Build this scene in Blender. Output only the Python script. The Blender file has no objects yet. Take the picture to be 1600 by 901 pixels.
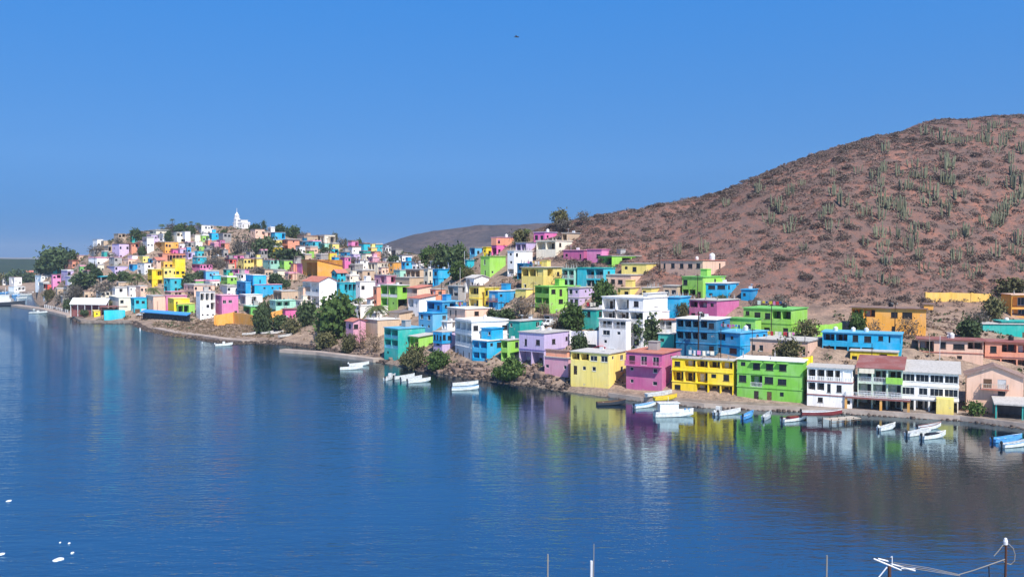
import bpy, math, random
import numpy as np
from mathutils import Vector, Matrix
random.seed(7); RNG = np.random.default_rng(7)
S = bpy.context.scene; COL = S.collection
R_ = math.radians
# ------------------------------------------------------------------ camera
CAMH, FPX, PITCH = 32.0, 1400.0, math.atan(50/1400.0)
cam = bpy.data.cameras.new('camera'); camo = bpy.data.objects.new('camera', cam); COL.objects.link(camo)
camo.location = (0, 0, CAMH); camo.rotation_euler = (math.pi/2 - PITCH, 0, 0)
cam.sensor_width = 36; cam.lens = 36*FPX/1600; cam.clip_start = .5; cam.clip_end = 60000
S.camera = camo
CP, SP = math.cos(PITCH), math.sin(PITCH)
def ray(px, py):                       # direction through a photo pixel, scaled to dy = 1
    x = (px-800)/FPX; y = (450.5-py)/FPX
    dy = CP + y*SP; dz = y*CP - SP
    return x/dy, dz/dy
def at(px, py, Y):
    rx, rz = ray(px, py); return Vector((rx*Y, Y, CAMH + rz*Y))
def onwater(px, py, z=0.):
    rx, rz = ray(px, py); return at(px, py, (z-CAMH)/rz)
# ------------------------------------------------------------------ helpers
def tag(o, label=None, cat=None, group=None, kind=None):
    if label: o['label'] = label
    if cat: o['category'] = cat
    if group: o['group'] = group
    if kind: o['kind'] = kind
    return o
def empty(name, loc, rz=0):
    o = bpy.data.objects.new(name, None); o.empty_display_size = .5
    o.location = loc; o.rotation_euler = (0, 0, rz); COL.objects.link(o); return o
def link(name, me, parent=None, loc=(0,0,0), rot=(0,0,0)):
    o = bpy.data.objects.new(name, me); COL.objects.link(o)
    o.location = loc; o.rotation_euler = rot
    if parent: o.parent = parent
    return o
def npmesh(name, V, F, mats=(), mi=None, smooth=False):
    """V (n,3), F (m,k) index array, all faces k-gons"""
    V = np.asarray(V, dtype=np.float32); F = np.asarray(F, dtype=np.int32)
    me = bpy.data.meshes.new(name); k = F.shape[1]; m = len(F)
    me.vertices.add(len(V)); me.vertices.foreach_set('co', V.ravel())
    me.loops.add(m*k); me.loops.foreach_set('vertex_index', F.ravel())
    me.polygons.add(m); me.polygons.foreach_set('loop_start', np.arange(0, m*k, k, dtype=np.int32))
    try: me.polygons.foreach_set('loop_total', np.full(m, k, dtype=np.int32))
    except Exception: pass
    for mt in mats: me.materials.append(mt)
    if mi is not None: me.polygons.foreach_set('material_index', np.asarray(mi, dtype=np.int32))
    if smooth: me.polygons.foreach_set('use_smooth', np.ones(m, dtype=bool))
    me.update(calc_edges=True); me.validate(); return me
class MB:
    """collects quads and tubes, links them as one mesh"""
    def __init__(s): s.v = []; s.f = []; s.m = []; s.cur = 0
    def quad(s, a, b, c, d):
        n = len(s.v); s.v += [tuple(a), tuple(b), tuple(c), tuple(d)]; s.f.append((n, n+1, n+2, n+3)); s.m.append(s.cur)
    def tri(s, a, b, c):
        n = len(s.v); s.v += [tuple(a), tuple(b), tuple(c)]; s.f.append((n, n+1, n+2)); s.m.append(s.cur)
    def poly(s, pts):
        n = len(s.v); s.v += [tuple(p) for p in pts]; s.f.append(tuple(range(n, n+len(pts)))); s.m.append(s.cur)
    def box(s, x0, y0, z0, x1, y1, z1):
        p = [(x,y,z) for z in (z0,z1) for (x,y) in ((x0,y0),(x1,y0),(x1,y1),(x0,y1))]
        n = len(s.v); s.v += p
        for q in ((0,3,2,1),(4,5,6,7),(0,1,5,4),(1,2,6,5),(2,3,7,6),(3,0,4,7)):
            s.f.append(tuple(n+i for i in q)); s.m.append(s.cur)
    def tube(s, pts, rad, n=6, cap=True):
        pts = [Vector(p) for p in pts]; rad = rad if hasattr(rad, '__len__') else [rad]*len(pts)
        b = len(s.v)
        for i, p in enumerate(pts):
            d = (pts[min(i+1, len(pts)-1)] - pts[max(i-1, 0)])
            d = d.normalized() if d.length > 1e-9 else Vector((0,0,1))
            u = d.cross(Vector((0,0,1)) if abs(d.z) < .9 else Vector((1,0,0))).normalized(); w = d.cross(u)
            for k in range(n):
                t = 2*math.pi*k/n; s.v.append(tuple(p + (u*math.cos(t)+w*math.sin(t))*rad[i]))
        for i in range(len(pts)-1):
            for k in range(n):
                s.f.append((b+i*n+k, b+i*n+(k+1)%n, b+(i+1)*n+(k+1)%n, b+(i+1)*n+k)); s.m.append(s.cur)
        if cap:
            s.f.append(tuple(b+k for k in range(n))[::-1]); s.m.append(s.cur)
            e = b+(len(pts)-1)*n; s.f.append(tuple(e+k for k in range(n))); s.m.append(s.cur)
    def lathe(s, prof, cx=0, cy=0, n=12):
        b = len(s.v)
        for r, z in prof:
            for k in range(n):
                t = 2*math.pi*k/n; s.v.append((cx+r*math.cos(t), cy+r*math.sin(t), z))
        for i in range(len(prof)-1):
            for k in range(n):
                s.f.append((b+i*n+k, b+i*n+(k+1)%n, b+(i+1)*n+(k+1)%n, b+(i+1)*n+k)); s.m.append(s.cur)
    def mesh(s, name, mats, smooth=False):
        me = bpy.data.meshes.new(name); me.from_pydata(s.v, [], s.f)
        for mt in (mats if isinstance(mats, (list, tuple)) else [mats]): me.materials.append(mt)
        me.polygons.foreach_set('material_index', s.m)
        if smooth: me.polygons.foreach_set('use_smooth', [True]*len(s.f))
        me.update(); return me
    def build(s, name, mats, parent=None, loc=(0,0,0), rot=(0,0,0), smooth=False):
        return link(name, s.mesh(name, mats, smooth), parent, loc, rot)
# ------------------------------------------------------------------ materials
def srgb(r, g, b):
    f = lambda c: (c/12.92 if c <= .04045 else ((c+.055)/1.055)**2.4)
    return (f(r/255), f(g/255), f(b/255), 1)
def newmat(name):
    m = bpy.data.materials.new(name); m.use_nodes = True
    nt = m.node_tree; b = nt.nodes['Principled BSDF']; return m, nt, b
def N(nt, typ, **kw):
    n = nt.nodes.new(typ)
    for k, v in kw.items():
        if k in n.inputs.keys(): n.inputs[k].default_value = v
        else: setattr(n, k, v)
    return n
def mixc(nt, fac, a, b, mode='MIX'):
    n = nt.nodes.new('ShaderNodeMix'); n.data_type = 'RGBA'; n.blend_type = mode
    for s, v in ((0, fac), (6, a), (7, b)):
        if hasattr(v, 'links'): nt.links.new(v, n.inputs[s])
        else: n.inputs[s].default_value = v
    return n.outputs[2]
def ramp(nt, src, stops):
    n = nt.nodes.new('ShaderNodeValToRGB'); e = n.color_ramp.elements
    while len(e) < len(stops): e.new(.5)
    for k, (p, c) in zip(e, stops): k.position = p; k.color = c if hasattr(c, '__len__') else (c, c, c, 1)
    nt.links.new(src, n.inputs[0]); return n.outputs[0]
def geo_noise(nt, scale, detail=3, vec=None, stretch=None, rough=.55):
    g = nt.nodes.new('ShaderNodeNewGeometry').outputs['Position'] if vec is None else vec
    if stretch:
        mp = nt.nodes.new('ShaderNodeMapping'); mp.inputs['Scale'].default_value = stretch
        nt.links.new(g, mp.inputs[0]); g = mp.outputs[0]
    n = N(nt, 'ShaderNodeTexNoise', Scale=scale, Detail=detail, Roughness=rough); nt.links.new(g, n.inputs['Vector'])
    return n.outputs['Fac']
def bump(nt, b, h, strength=.3, dist=.1):
    n = N(nt, 'ShaderNodeBump', Strength=strength, Distance=dist); nt.links.new(h, n.inputs['Height'])
    nt.links.new(n.outputs[0], b.inputs['Normal'])
MATS = {}
def paint(key, c, dirt=.35, rough=.8):
    m, nt, b = newmat('paint_'+key); c = srgb(*[v*.87+198*.13 for v in c])
    n1 = geo_noise(nt, .35, 4); n2 = geo_noise(nt, 1.2, 4, stretch=(1.6, 1.6, .18)); n3 = geo_noise(nt, 6, 2)
    fade = tuple(min(1, x*.8+.13) for x in c[:3])+(1,)
    dk = tuple(x*.62+.02 for x in c[:3])+(1,)
    c1 = mixc(nt, ramp(nt, n1, [(.42, 0), (.66, .6)]), c, fade)
    c2 = mixc(nt, ramp(nt, n2, [(.48, 0), (.74, dirt*1.7)]), c1, dk)
    n4 = geo_noise(nt, .75, 6, rough=.62)      # bare plaster showing where paint has come off
    c2 = mixc(nt, ramp(nt, n4, [(.655, 0), (.69, .62)]), c2, srgb(176,164,152))
    oi = nt.nodes.new('ShaderNodeObjectInfo')
    hs = N(nt, 'ShaderNodeHueSaturation'); mr = N(nt, 'ShaderNodeMapRange'); mr.inputs[3].default_value = .86; mr.inputs[4].default_value = 1.08
    nt.links.new(oi.outputs['Random'], mr.inputs[0]); nt.links.new(mr.outputs[0], hs.inputs['Value']); nt.links.new(c2, hs.inputs['Color'])
    nt.links.new(hs.outputs[0], b.inputs['Base Color']); b.inputs['Roughness'].default_value = rough
    b.inputs['Specular IOR Level'].default_value = .25
    bump(nt, b, n3, .15, .03); MATS[key] = m; return m
def plain(key, c, rough=.6, metal=0, var=.25, scale=2., spec=.4):
    m, nt, b = newmat(key); c = srgb(*c)
    n = geo_noise(nt, scale, 4); dk = tuple(x*(1-var*1.4) for x in c[:3])+(1,)
    nt.links.new(mixc(nt, ramp(nt, n, [(.3, 0), (.75, 1)]), c, dk), b.inputs['Base Color'])
    b.inputs['Roughness'].default_value = rough; b.inputs['Metallic'].default_value = metal
    b.inputs['Specular IOR Level'].default_value = spec; MATS[key] = m; return m
for k, c in dict(lime=(142,204,64), green=(92,176,70), leafgreen=(112,188,54), yellow=(252,212,10), straw=(240,212,105), orange=(236,160,52), ochre=(214,150,60),
                 peach=(238,190,160), salmon=(226,140,105), pink=(226,118,170), hotpink=(226,94,160), magenta=(198,88,142), rose=(222,150,170),
                 lilac=(204,180,218), blue=(0,136,194), azure=(0,164,216), deepblue=(0,98,140), sky=(76,168,212), turquoise=(14,176,194), teal=(8,160,146),
                 white=(252,246,238), cream=(240,226,198), tan=(196,166,134), red=(222,66,52), mint=(150,210,186), maroon=(124,52,50), violet=(120,100,170), palegreen=(196,214,190), amber=(236,184,76)).items():
    paint(k, c)
paint('concrete', (158,152,146), .6, .95); paint('slab', (176,170,163), .55, .95); paint('whiteslab', (222,218,212), .4, .9); paint('darkslab', (104,92,88), .5, .95)
paint('terracotta', (184,100,78), .5, .9); paint('maroonroof', (126,62,56), .4, .8); paint('brownroof', (120,90,78), .5, .9)
plain('white_metal', (225,225,225), .5); plain('dark_metal', (45,45,48), .5); plain('rust', (88,58,48), .8); plain('wood', (110,82,60), .8); plain('weathered', (150,143,134), .8); plain('palewood', (196,184,168), .8)
plain('dark_wood', (58,44,36), .85)
plain('white_frame', (215,215,212), .5); plain('dark_frame', (62,52,48), .5)
plain('tank_white', (228,226,222), .5); plain('tank_black', (30,30,32), .4); plain('rubber', (24,24,25), .8); plain('chrome', (180,180,182), .3, .8)
plain('car_red', (176,22,34), .25); plain('car_white', (225,226,226), .25); plain('car_dark', (40,42,48), .25); plain('car_silver', (160,165,170), .25); plain('car_blue', (45,80,130), .25)
plain('hull_white', (222,221,216), .4, var=.3); plain('hull_blue', (90,160,215), .35); plain('hull_dark', (36,40,52), .5); plain('hull_red', (126,48,52), .4); plain('hull_inside', (175,182,186), .6)
plain('hull_yellow', (225,190,50), .5); plain('motor', (28,30,36), .4); plain('tarp', (240,240,238), .7, var=.08); plain('tarpblue', (70,150,215), .6)
plain('foam', (214,218,220), .8, var=.05); plain('bird', (38,36,38), .8); plain('cloth_red', (190,50,60), .8)
m, nt, b = newmat('glass'); b.inputs['Base Color'].default_value = (.018,.022,.027,1); b.inputs['Roughness'].default_value = .12; MATS['glass'] = m
m, nt, b = newmat('brick'); t = N(nt, 'ShaderNodeTexBrick', Scale=2.2); t.inputs['Color1'].default_value = srgb(178,118,96); t.inputs['Color2'].default_value = srgb(150,96,78); t.inputs['Mortar'].default_value = srgb(165,150,140)
mp = N(nt, 'ShaderNodeMapping'); mp.inputs['Rotation'].default_value = (R_(90), 0, 0); nt.links.new(nt.nodes.new('ShaderNodeTexCoord').outputs['Object'], mp.inputs[0]); nt.links.new(mp.outputs[0], t.inputs['Vector'])
nt.links.new(t.outputs[0], b.inputs['Base Color']); b.inputs['Roughness'].default_value = .95; MATS['brick'] = m
def stone(key, c1, c2, scale):
    m, nt, b = newmat(key)
    n = geo_noise(nt, scale, 5, rough=.65); n2 = geo_noise(nt, scale*5, 3)
    nt.links.new(mixc(nt, ramp(nt, n, [(.3, 0), (.7, 1)]), srgb(*c1), srgb(*c2)), b.inputs['Base Color']); b.inputs['Roughness'].default_value = .95
    b.inputs['Specular IOR Level'].default_value = .2
    bump(nt, b, n2, .6, .15); MATS[key] = m
stone('rock', (150,128,114), (92,76,70), .35); stone('rockdark', (96,84,78), (54,47,44), .5); stone('quay', (146,132,122), (100,90,83), .45); stone('path', (176,160,148), (140,124,114), .25)
# ------------------------------------------------------------------ terrain: a heightfield through surveyed points
WL = [(1760,676),(1600,669),(1500,657),(1400,651),(1300,645),(1200,641),(1100,637),(1000,627),(950,620),(880,611),(830,604),(780,597),(740,592),(700,585),(650,578),(600,567),(560,560),(535,553),
      (505,546),(470,541),(440,538),(400,536),(372,538),(330,534),(300,529),(260,524),(225,516),(205,505),(170,505),(125,505),(112,497),(100,489),(80,484),(62,478),(55,470),(50,460),(30,456),(0,452),(-120,448)]
SHORE = [onwater(*p).xy for p in WL]
SHORE[-1] = Vector((-640, 820))
LAND = [(600, 150)] + [tuple(p) for p in SHORE] + [(-900, 830), (-900, 1000), (600, 1000)]
LP = np.array(LAND)
def inland(X, Y):
    inside = np.zeros(X.shape, bool); n = len(LP)
    for i in range(n):
        x1, y1 = LP[i]; x2, y2 = LP[(i+1) % n]
        c = ((y1 > Y) != (y2 > Y)) & (X < (x2-x1)*(Y-y1)/(y2-y1+1e-12)+x1); inside ^= c
    d = np.full(X.shape, 1e9)
    for i in range(n):
        a = LP[i]; b_ = LP[(i+1) % n]; ab = b_-a; L2 = (ab**2).sum()
        t = np.clip(((X-a[0])*ab[0]+(Y-a[1])*ab[1])/L2, 0, 1)
        d = np.minimum(d, np.hypot(X-a[0]-t*ab[0], Y-a[1]-t*ab[1]))
    return inside, d
CPT = []
def cp(px, *pts):
    for py, Y in pts:
        p = at(px, py, Y); CPT.append((p.x, p.y, p.z))
for i, p in enumerate(SHORE[1:-1]):
    if i % 2 == 0: CPT.append((p.x, p.y, .5))
cp(1760, (640,178),(545,215),(500,235),(470,247),(400,267),(300,293),(186,338))
cp(1600, (645,178),(540,212),(500,233),(470,246),(400,266),(300,293),(197,337))
cp(1500, (640,183),(560,200),(500,226),(470,242),(400,262),(300,290),(202,334))
cp(1400, (632,186),(560,199),(520,215),(480,234),(400,259),(300,290),(218,330))
cp(1300, (628,188),(565,200),(525,218),(480,238),(400,262),(300,295),(238,328))
cp(1200, (624,193),(568,202),(525,220),(460,246),(400,267),(330,292),(274,325))
cp(1100, (620,196),(565,209),(520,229),(460,250),(420,268),(360,295),(314,326))
cp(1000, (612,204),(560,218),(510,238),(450,263),(400,286),(352,312),(330,330))
cp(880, (600,216),(565,226),(500,255),(450,276),(400,301),(354,335))
cp(780, (585,232),(560,238),(500,266),(450,291),(410,322),(380,350))
cp(680, (572,251),(545,260),(500,292),(450,338),(425,380),(410,430))
cp(600, (552,278),(520,298),(470,352),(430,432),(392,530))
cp(500, (530,326),(505,342),(470,388),(430,458),(395,530),(376,575))
cp(430, (523,350),(500,378),(460,425),(420,487),(375,560))
cp(365, (518,366),(503,395),(470,436),(430,487),(400,520),(376,548),(360,570))
cp(300, (514,378),(497,408),(470,446),(430,500),(400,530),(362,572))
cp(250, (507,400),(492,425),(470,460),(430,505),(400,535),(368,572))
cp(200, (490,440),(470,475),(430,525),(400,560),(376,590))
cp(150, (492,450),(470,485),(430,535),(405,570),(387,600))
cp(80, (472,565),(455,595),(440,615),(418,645))
cp(20, (448,870),(444,900))
for px, Y, z in ((365,690,36),(250,690,32),(150,720,24),(80,760,12),(500,680,30),(600,640,24),(680,560,27),(780,430,34),(880,420,42),(1000,420,46),(1200,420,60),(1000,368,46.5),(1100,366,52),(1200,366,62),(1300,366,73),(1400,420,86),(1600,420,92),(1760,420,98),
                 (200,840,6),(500,800,14),(800,600,28),(1200,600,60),(1700,600,90),(800,800,20),(1500,800,60)):
    CPT.append(((px-800)/FPX*Y, Y, z))
CPT = np.array(CPT)
def tps_fit(P, lam=4.):
    xy = P[:, :2]/100; n = len(P); r2 = ((xy[:, None]-xy[None])**2).sum(-1)
    K = .5*r2*np.log(r2+1e-12) + np.eye(n)*lam*1e-3; Q = np.hstack([np.ones((n, 1)), xy])
    A = np.block([[K, Q], [Q.T, np.zeros((3, 3))]]); w = np.linalg.solve(A, np.concatenate([P[:, 2], np.zeros(3)]))
    return xy, w
TXY, TW = tps_fit(CPT)
def vnoise(X, Y, s, seed):
    r = np.random.default_rng(seed); G = r.random((64, 64)); x = X/s; y = Y/s
    i = np.floor(x).astype(int); j = np.floor(y).astype(int); u = x-i; v = y-j; u = u*u*(3-2*u); v = v*v*(3-2*v)
    g = lambda a, b_: G[a % 64, b_ % 64]
    return (g(i, j)*(1-u)+g(i+1, j)*u)*(1-v)+(g(i, j+1)*(1-u)+g(i+1, j+1)*u)*v - .5
GX0, GY0, GS = -700., 130., 2.5
NX, NY = int((420+700)/GS)+1, int((960-130)/GS)+1
gx = GX0+np.arange(NX)*GS; gy = GY0+np.arange(NY)*GS; XX, YY = np.meshgrid(gx, gy)
Q = np.stack([XX.ravel(), YY.ravel()], 1)/100; HZ = np.zeros(len(Q))
for s in range(0, len(Q), 20000):
    q = Q[s:s+20000]; r2 = ((q[:, None]-TXY[None])**2).sum(-1); HZ[s:s+20000] = (.5*r2*np.log(r2+1e-12))@TW[:-3] + TW[-3] + q@TW[-2:]
HZ = HZ.reshape(XX.shape); INS, DSH = inland(XX, YY)
# dry hill mask: above the town on the right
DRY = np.clip((HZ-15)/8, 0, 1)*np.clip((XX+5)/25, 0, 1)*np.clip((YY-np.interp(XX, [-10, 20, 45, 60, 80, 120], [300, 285, 250, 228, 216, 212]))/14, 0, 1)
FLAT = np.clip((DSH-2)/10, 0, 1)
NOI = vnoise(XX, YY, 17, 1)*2.2+vnoise(XX, YY, 8, 2)*1.1+vnoise(XX, YY, 4.2, 3)*.7
HZ = HZ + NOI*FLAT*(.35+1.0*DRY)
HZ = np.where(INS, np.maximum(HZ, np.minimum(.35+.06*DSH, 1.0)), np.minimum(-.5-.25*DSH, -.4))
HZ = np.where(INS & (DSH < 2.6), np.minimum(HZ, .1+.35*DSH), HZ)
def hz(x, y):
    u = min(max((x-GX0)/GS, 0), NX-1.001); v = min(max((y-GY0)/GS, 0), NY-1.001); i, j = int(u), int(v); u -= i; v -= j
    return (HZ[j, i]*(1-u)+HZ[j, i+1]*u)*(1-v)+(HZ[j+1, i]*(1-u)+HZ[j+1, i+1]*u)*v
def ground(px, py, y0=140, y1=930):
    """where the sight line of a photo pixel meets the ground"""
    rx, rz = ray(px, py); best = None; Y = y0
    while Y < y1:
        d = CAMH+rz*Y - max(hz(rx*Y, Y), 0)
        if d <= 0:
            return Vector((rx*Y, Y, CAMH+rz*Y))
        if best is None or d/Y < best[0]: best = (d/Y, Y)
        Y += .75
    Y = best[1]; return Vector((rx*Y, Y, hz(rx*Y, Y)))
V = np.stack([XX.ravel(), YY.ravel(), HZ.ravel()], 1)
jj, ii = np.meshgrid(np.arange(NY-1), np.arange(NX-1), indexing='ij'); a0 = (jj*NX+ii).ravel()
F = np.stack([a0, a0+1, a0+NX+1, a0+NX], 1)
keep = (HZ.ravel()[F].max(1) > -3.5); F = F[keep]
m, nt, b = newmat('terrain_soil'); MATS['terrain'] = m
dry = nt.nodes.new('ShaderNodeVertexColor'); dry.layer_name = 'zone'
sep = nt.nodes.new('ShaderNodeSeparateColor'); nt.links.new(dry.outputs[0], sep.inputs[0])
nA, nB, nC = geo_noise(nt, .055, 5, rough=.6), geo_noise(nt, .3, 5, rough=.68), geo_noise(nt, 1.6, 4, rough=.7)
red = mixc(nt, ramp(nt, nA, [(.35, 0), (.65, 1)]), srgb(152,106,90), srgb(122,92,82))
red = mixc(nt, ramp(nt, nB, [(.38, 0), (.56, .95)]), red, srgb(108,90,84))
red = mixc(nt, ramp(nt, nC, [(.5, 0), (.72, .8)]), red, srgb(92,76,72))
tan = mixc(nt, ramp(nt, nB, [(.35, 0), (.65, 1)]), srgb(176,152,132), srgb(128,110,98))
tan = mixc(nt, ramp(nt, nC, [(.45, 0), (.7, .7)]), tan, srgb(98,86,76))
sh = mixc(nt, ramp(nt, nC, [(.35, 0), (.65, 1)]), srgb(150,134,122), srgb(96,85,78))
col = mixc(nt, sep.outputs[0], tan, red); col = mixc(nt, sep.outputs[1], col, sh)
nt.links.new(col, b.inputs['Base Color']); b.inputs['Roughness'].default_value = 1; b.inputs['Specular IOR Level'].default_value = .1
bump(nt, b, nC, .9, .5)
me = npmesh('terrain', V, F, [m], smooth=True)
ca = me.color_attributes.new('zone', 'FLOAT_COLOR', 'POINT')
zc = np.zeros((NX*NY, 4), np.float32); zc[:, 0] = DRY.ravel(); zc[:, 1] = np.clip(1-(HZ.ravel()-.3)/.9, 0, 1); zc[:, 3] = 1
ca.data.foreach_set('color', zc.ravel())
tag(link('terrain', me), kind='structure')
# distant ridge and mangrove shore
def ridge(name, prof, Y0, thick, mat, base=-6, nseg=160, noise=.02, nb=9, rows=14):
    xs = [p[0] for p in prof]; Vv = []; 
    pxs = np.linspace(xs[0], xs[-1], nseg)
    tops = np.interp(pxs, xs, [p[1] for p in prof])
    for j in range(rows):
        t = j/(rows-1)
        for px, py in zip(pxs, tops):
            Y = Y0 + thick*t; X = (px-800)/FPX*Y0; zt = at(px, py, Y0+thick*.55).z
            sft = math.sin(min(t/.55, 1)*math.pi/2) if t < .55 else math.cos((t-.55)/.45*math.pi/2)
            Vv.append((X*(1+thick*t/Y0), Y, base+(zt-base)*sft))
    Vv = np.array(Vv)
    nz = vnoise(Vv[:, 0], Vv[:, 1], thick/nb, 21)+.5*vnoise(Vv[:, 0], Vv[:, 1], thick/nb/2.3, 22)+.3*vnoise(Vv[:, 0], Vv[:, 1], thick/nb/5, 23)
    Vv[:, 2] += nz*noise*Y0*np.clip((Vv[:, 2]-base)/30, 0, 1)*.35
    jj, ii = np.meshgrid(np.arange(rows-1), np.arange(nseg-1), indexing='ij'); a0 = (jj*nseg+ii).ravel()
    return tag(link(name, npmesh(name, Vv, np.stack([a0, a0+1, a0+nseg+1, a0+nseg], 1), [mat], smooth=True)), kind='structure')
def scrubmat(key, c1, c2, c3, sc):
    m, nt, b = newmat(key); n1 = geo_noise(nt, sc, 5, rough=.65); n2 = geo_noise(nt, sc*6, 4, rough=.7)
    c = mixc(nt, ramp(nt, n1, [(.4, 0), (.62, 1)]), srgb(*c1), srgb(*c2)); c = mixc(nt, ramp(nt, n2, [(.42, 0), (.62, .8)]), c, srgb(*c3))
    nt.links.new(c, b.inputs['Base Color']); b.inputs['Roughness'].default_value = 1; b.inputs['Specular IOR Level'].default_value = .05; bump(nt, b, n2, 1, 4); MATS[key] = m; return m
ridge('distant_hill', [(520,404),(575,390),(600,381),(630,370),(660,363),(690,358),(730,354),(780,351),(830,350),(900,349),(1000,352),(1200,380)], 1350, 500, scrubmat('far_scrub', (96,84,82), (78,72,74), (56,54,58), .012), noise=.012)
ridge('mangrove_shore', [(-400,405),(-100,404.5),(0,404),(60,405),(110,406),(160,409),(240,414)], 1750, 700, scrubmat('mangrove', (58,74,50), (44,60,42), (34,46,34), .02), base=-1, noise=.004, rows=10)
ridge('far_shore', [(-500,402.6),(0,402.0),(60,402.2),(200,402.6),(400,403)], 5200, 900, scrubmat('far_flats', (150,140,130), (120,118,112), (110,104,100), .01), base=-2, noise=.0006, rows=6)
# ------------------------------------------------------------------ water
m, nt, b = newmat('sea_water'); MATS['water'] = m
pos = nt.nodes.new('ShaderNodeNewGeometry').outputs['Position']
b.inputs['Base Color'].default_value = (.001, .007, .02, 1); b.inputs['Roughness'].default_value = .025; b.inputs['IOR'].default_value = 6.0; b.inputs['Specular Tint'].default_value = (.74, .94, 1, 1)
b.inputs['Specular IOR Level'].default_value = .5
h1 = geo_noise(nt, .42, 4, vec=pos, stretch=(.42, 1.25, 1), rough=.6); h2 = geo_noise(nt, 1.5, 3, vec=pos, stretch=(.5, 1.1, 1)); h3 = geo_noise(nt, .06, 3, vec=pos, stretch=(.6, 1.2, 1))
mul = N(nt, 'ShaderNodeMath', operation='MULTIPLY_ADD'); nt.links.new(h2, mul.inputs[0]); mul.inputs[1].default_value = .4; nt.links.new(h1, mul.inputs[2])
st = ramp(nt, h3, [(.35, .55), (.7, 1)])
bp = N(nt, 'ShaderNodeBump', Distance=.42); nt.links.new(mul.outputs[0], bp.inputs['Height']); 
ms = N(nt, 'ShaderNodeMath', operation='MULTIPLY'); 
dt = N(nt, 'ShaderNodeVectorMath', operation='DOT_PRODUCT'); nt.links.new(pos, dt.inputs[0]); dt.inputs[1].default_value = (-.9, -.4, 0)
mr = N(nt, 'ShaderNodeMapRange'); mr.inputs[1].default_value = -86; mr.inputs[2].default_value = -16; mr.inputs[3].default_value = .25; mr.inputs[4].default_value = 1.0; nt.links.new(dt.outputs['Value'], mr.inputs[0])   # sheltered, calmer water along the shore
m3 = N(nt, 'ShaderNodeMath', operation='MULTIPLY'); nt.links.new(mr.outputs[0], m3.inputs[0]); nt.links.new(st, m3.inputs[1]); nt.links.new(m3.outputs[0], ms.inputs[0]); ms.inputs[1].default_value = .52; nt.links.new(ms.outputs[0], bp.inputs['Strength'])
nt.links.new(bp.outputs[0], b.inputs['Normal'])
w = MB(); w.quad((-7000, -200, 0), (7000, -200, 0), (7000, 9000, 0), (-7000, 9000, 0)); tag(w.build('water', m), kind='structure')
# air between here and the far hills
HAZE = 1.2e-4
m, nt, b = newmat('haze_air'); nt.nodes.remove(b); pv = nt.nodes.new('ShaderNodeVolumePrincipled'); pv.inputs['Color'].default_value = (.74, .87, 1, 1); pv.inputs['Density'].default_value = HAZE; pv.inputs['Anisotropy'].default_value = .2
nt.links.new(pv.outputs[0], nt.nodes['Material Output'].inputs['Volume'])
w = MB(); w.box(-7100, -250, -16, 7100, 9100, 150); tag(w.build('haze', m), kind='stuff')
# ------------------------------------------------------------------ light
SUN_AZ, SUN_EL = R_(156), R_(51)        # azimuth clockwise from +Y: behind the camera, to the right
sd = Vector((math.sin(SUN_AZ)*math.cos(SUN_EL), math.cos(SUN_AZ)*math.cos(SUN_EL), math.sin(SUN_EL)))
sl = bpy.data.lights.new('sun', 'SUN'); sl.energy = 4.9; sl.angle = R_(.5); sl.color = (1, .95, .87)
so = bpy.data.objects.new('sun', sl); COL.objects.link(so); so.rotation_euler = (-sd).to_track_quat('-Z', 'Y').to_euler(); so.location = (0, 0, 300)
wd = bpy.data.worlds.new('World'); S.world = wd; wd.use_nodes = True; nt = wd.node_tree
sk = nt.nodes.new('ShaderNodeTexSky'); sk.sky_type = 'NISHITA'; sk.sun_disc = False; sk.sun_elevation = SUN_EL; sk.sun_rotation = SUN_AZ
sk.air_density = 1.0; sk.dust_density = 0; sk.ozone_density = 6; sk.altitude = 0
# clear dry-air sky: the pale band at the horizon is lifted out of view by sampling the sky a little higher up
tc = nt.nodes.new('ShaderNodeTexCoord'); sx = nt.nodes.new('ShaderNodeSeparateXYZ'); nt.links.new(tc.outputs['Generated'], sx.inputs[0])
ab = N(nt, 'ShaderNodeMath', operation='MAXIMUM'); nt.links.new(sx.outputs[2], ab.inputs[0]); ab.inputs[1].default_value = 0
ad = N(nt, 'ShaderNodeMath', operation='MULTIPLY_ADD'); nt.links.new(ab.outputs[0], ad.inputs[0]); ad.inputs[1].default_value = .9; ad.inputs[2].default_value = .3
cx = nt.nodes.new('ShaderNodeCombineXYZ'); nt.links.new(sx.outputs[0], cx.inputs[0]); nt.links.new(sx.outputs[1], cx.inputs[1]); nt.links.new(ad.outputs[0], cx.inputs[2])
nz_ = N(nt, 'ShaderNodeVectorMath', operation='NORMALIZE'); nt.links.new(cx.outputs[0], nz_.inputs[0]); nt.links.new(nz_.outputs[0], sk.inputs[0])
tint = ramp(nt, ab.outputs[0], [(0, (.30/2,.64/2,.80/2,1)), (.10, (.70/2,1.1/2,1.28/2,1)), (.28, (.46/2,1.22/2,1.66/2,1)), (.7, (.55/2,1.0/2,1.35/2,1))])
sm = N(nt, 'ShaderNodeVectorMath', operation='MULTIPLY'); nt.links.new(sk.outputs[0], sm.inputs[0]); nt.links.new(tint, sm.inputs[1])
bg = nt.nodes['Background']; bg.inputs[1].default_value = .103; sc2 = N(nt, 'ShaderNodeVectorMath', operation='SCALE'); sc2.inputs['Scale'].default_value = 2
nt.links.new(sm.outputs[0], sc2.inputs[0]); nt.links.new(sc2.outputs[0], bg.inputs[0])
S.view_settings.view_transform = 'Standard'; S.view_settings.look = 'None'; S.view_settings.gamma = 1; S.view_settings.exposure = .5
S.render.engine = 'CYCLES'; S.cycles.max_bounces = 6; S.cycles.use_denoising = True
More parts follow.
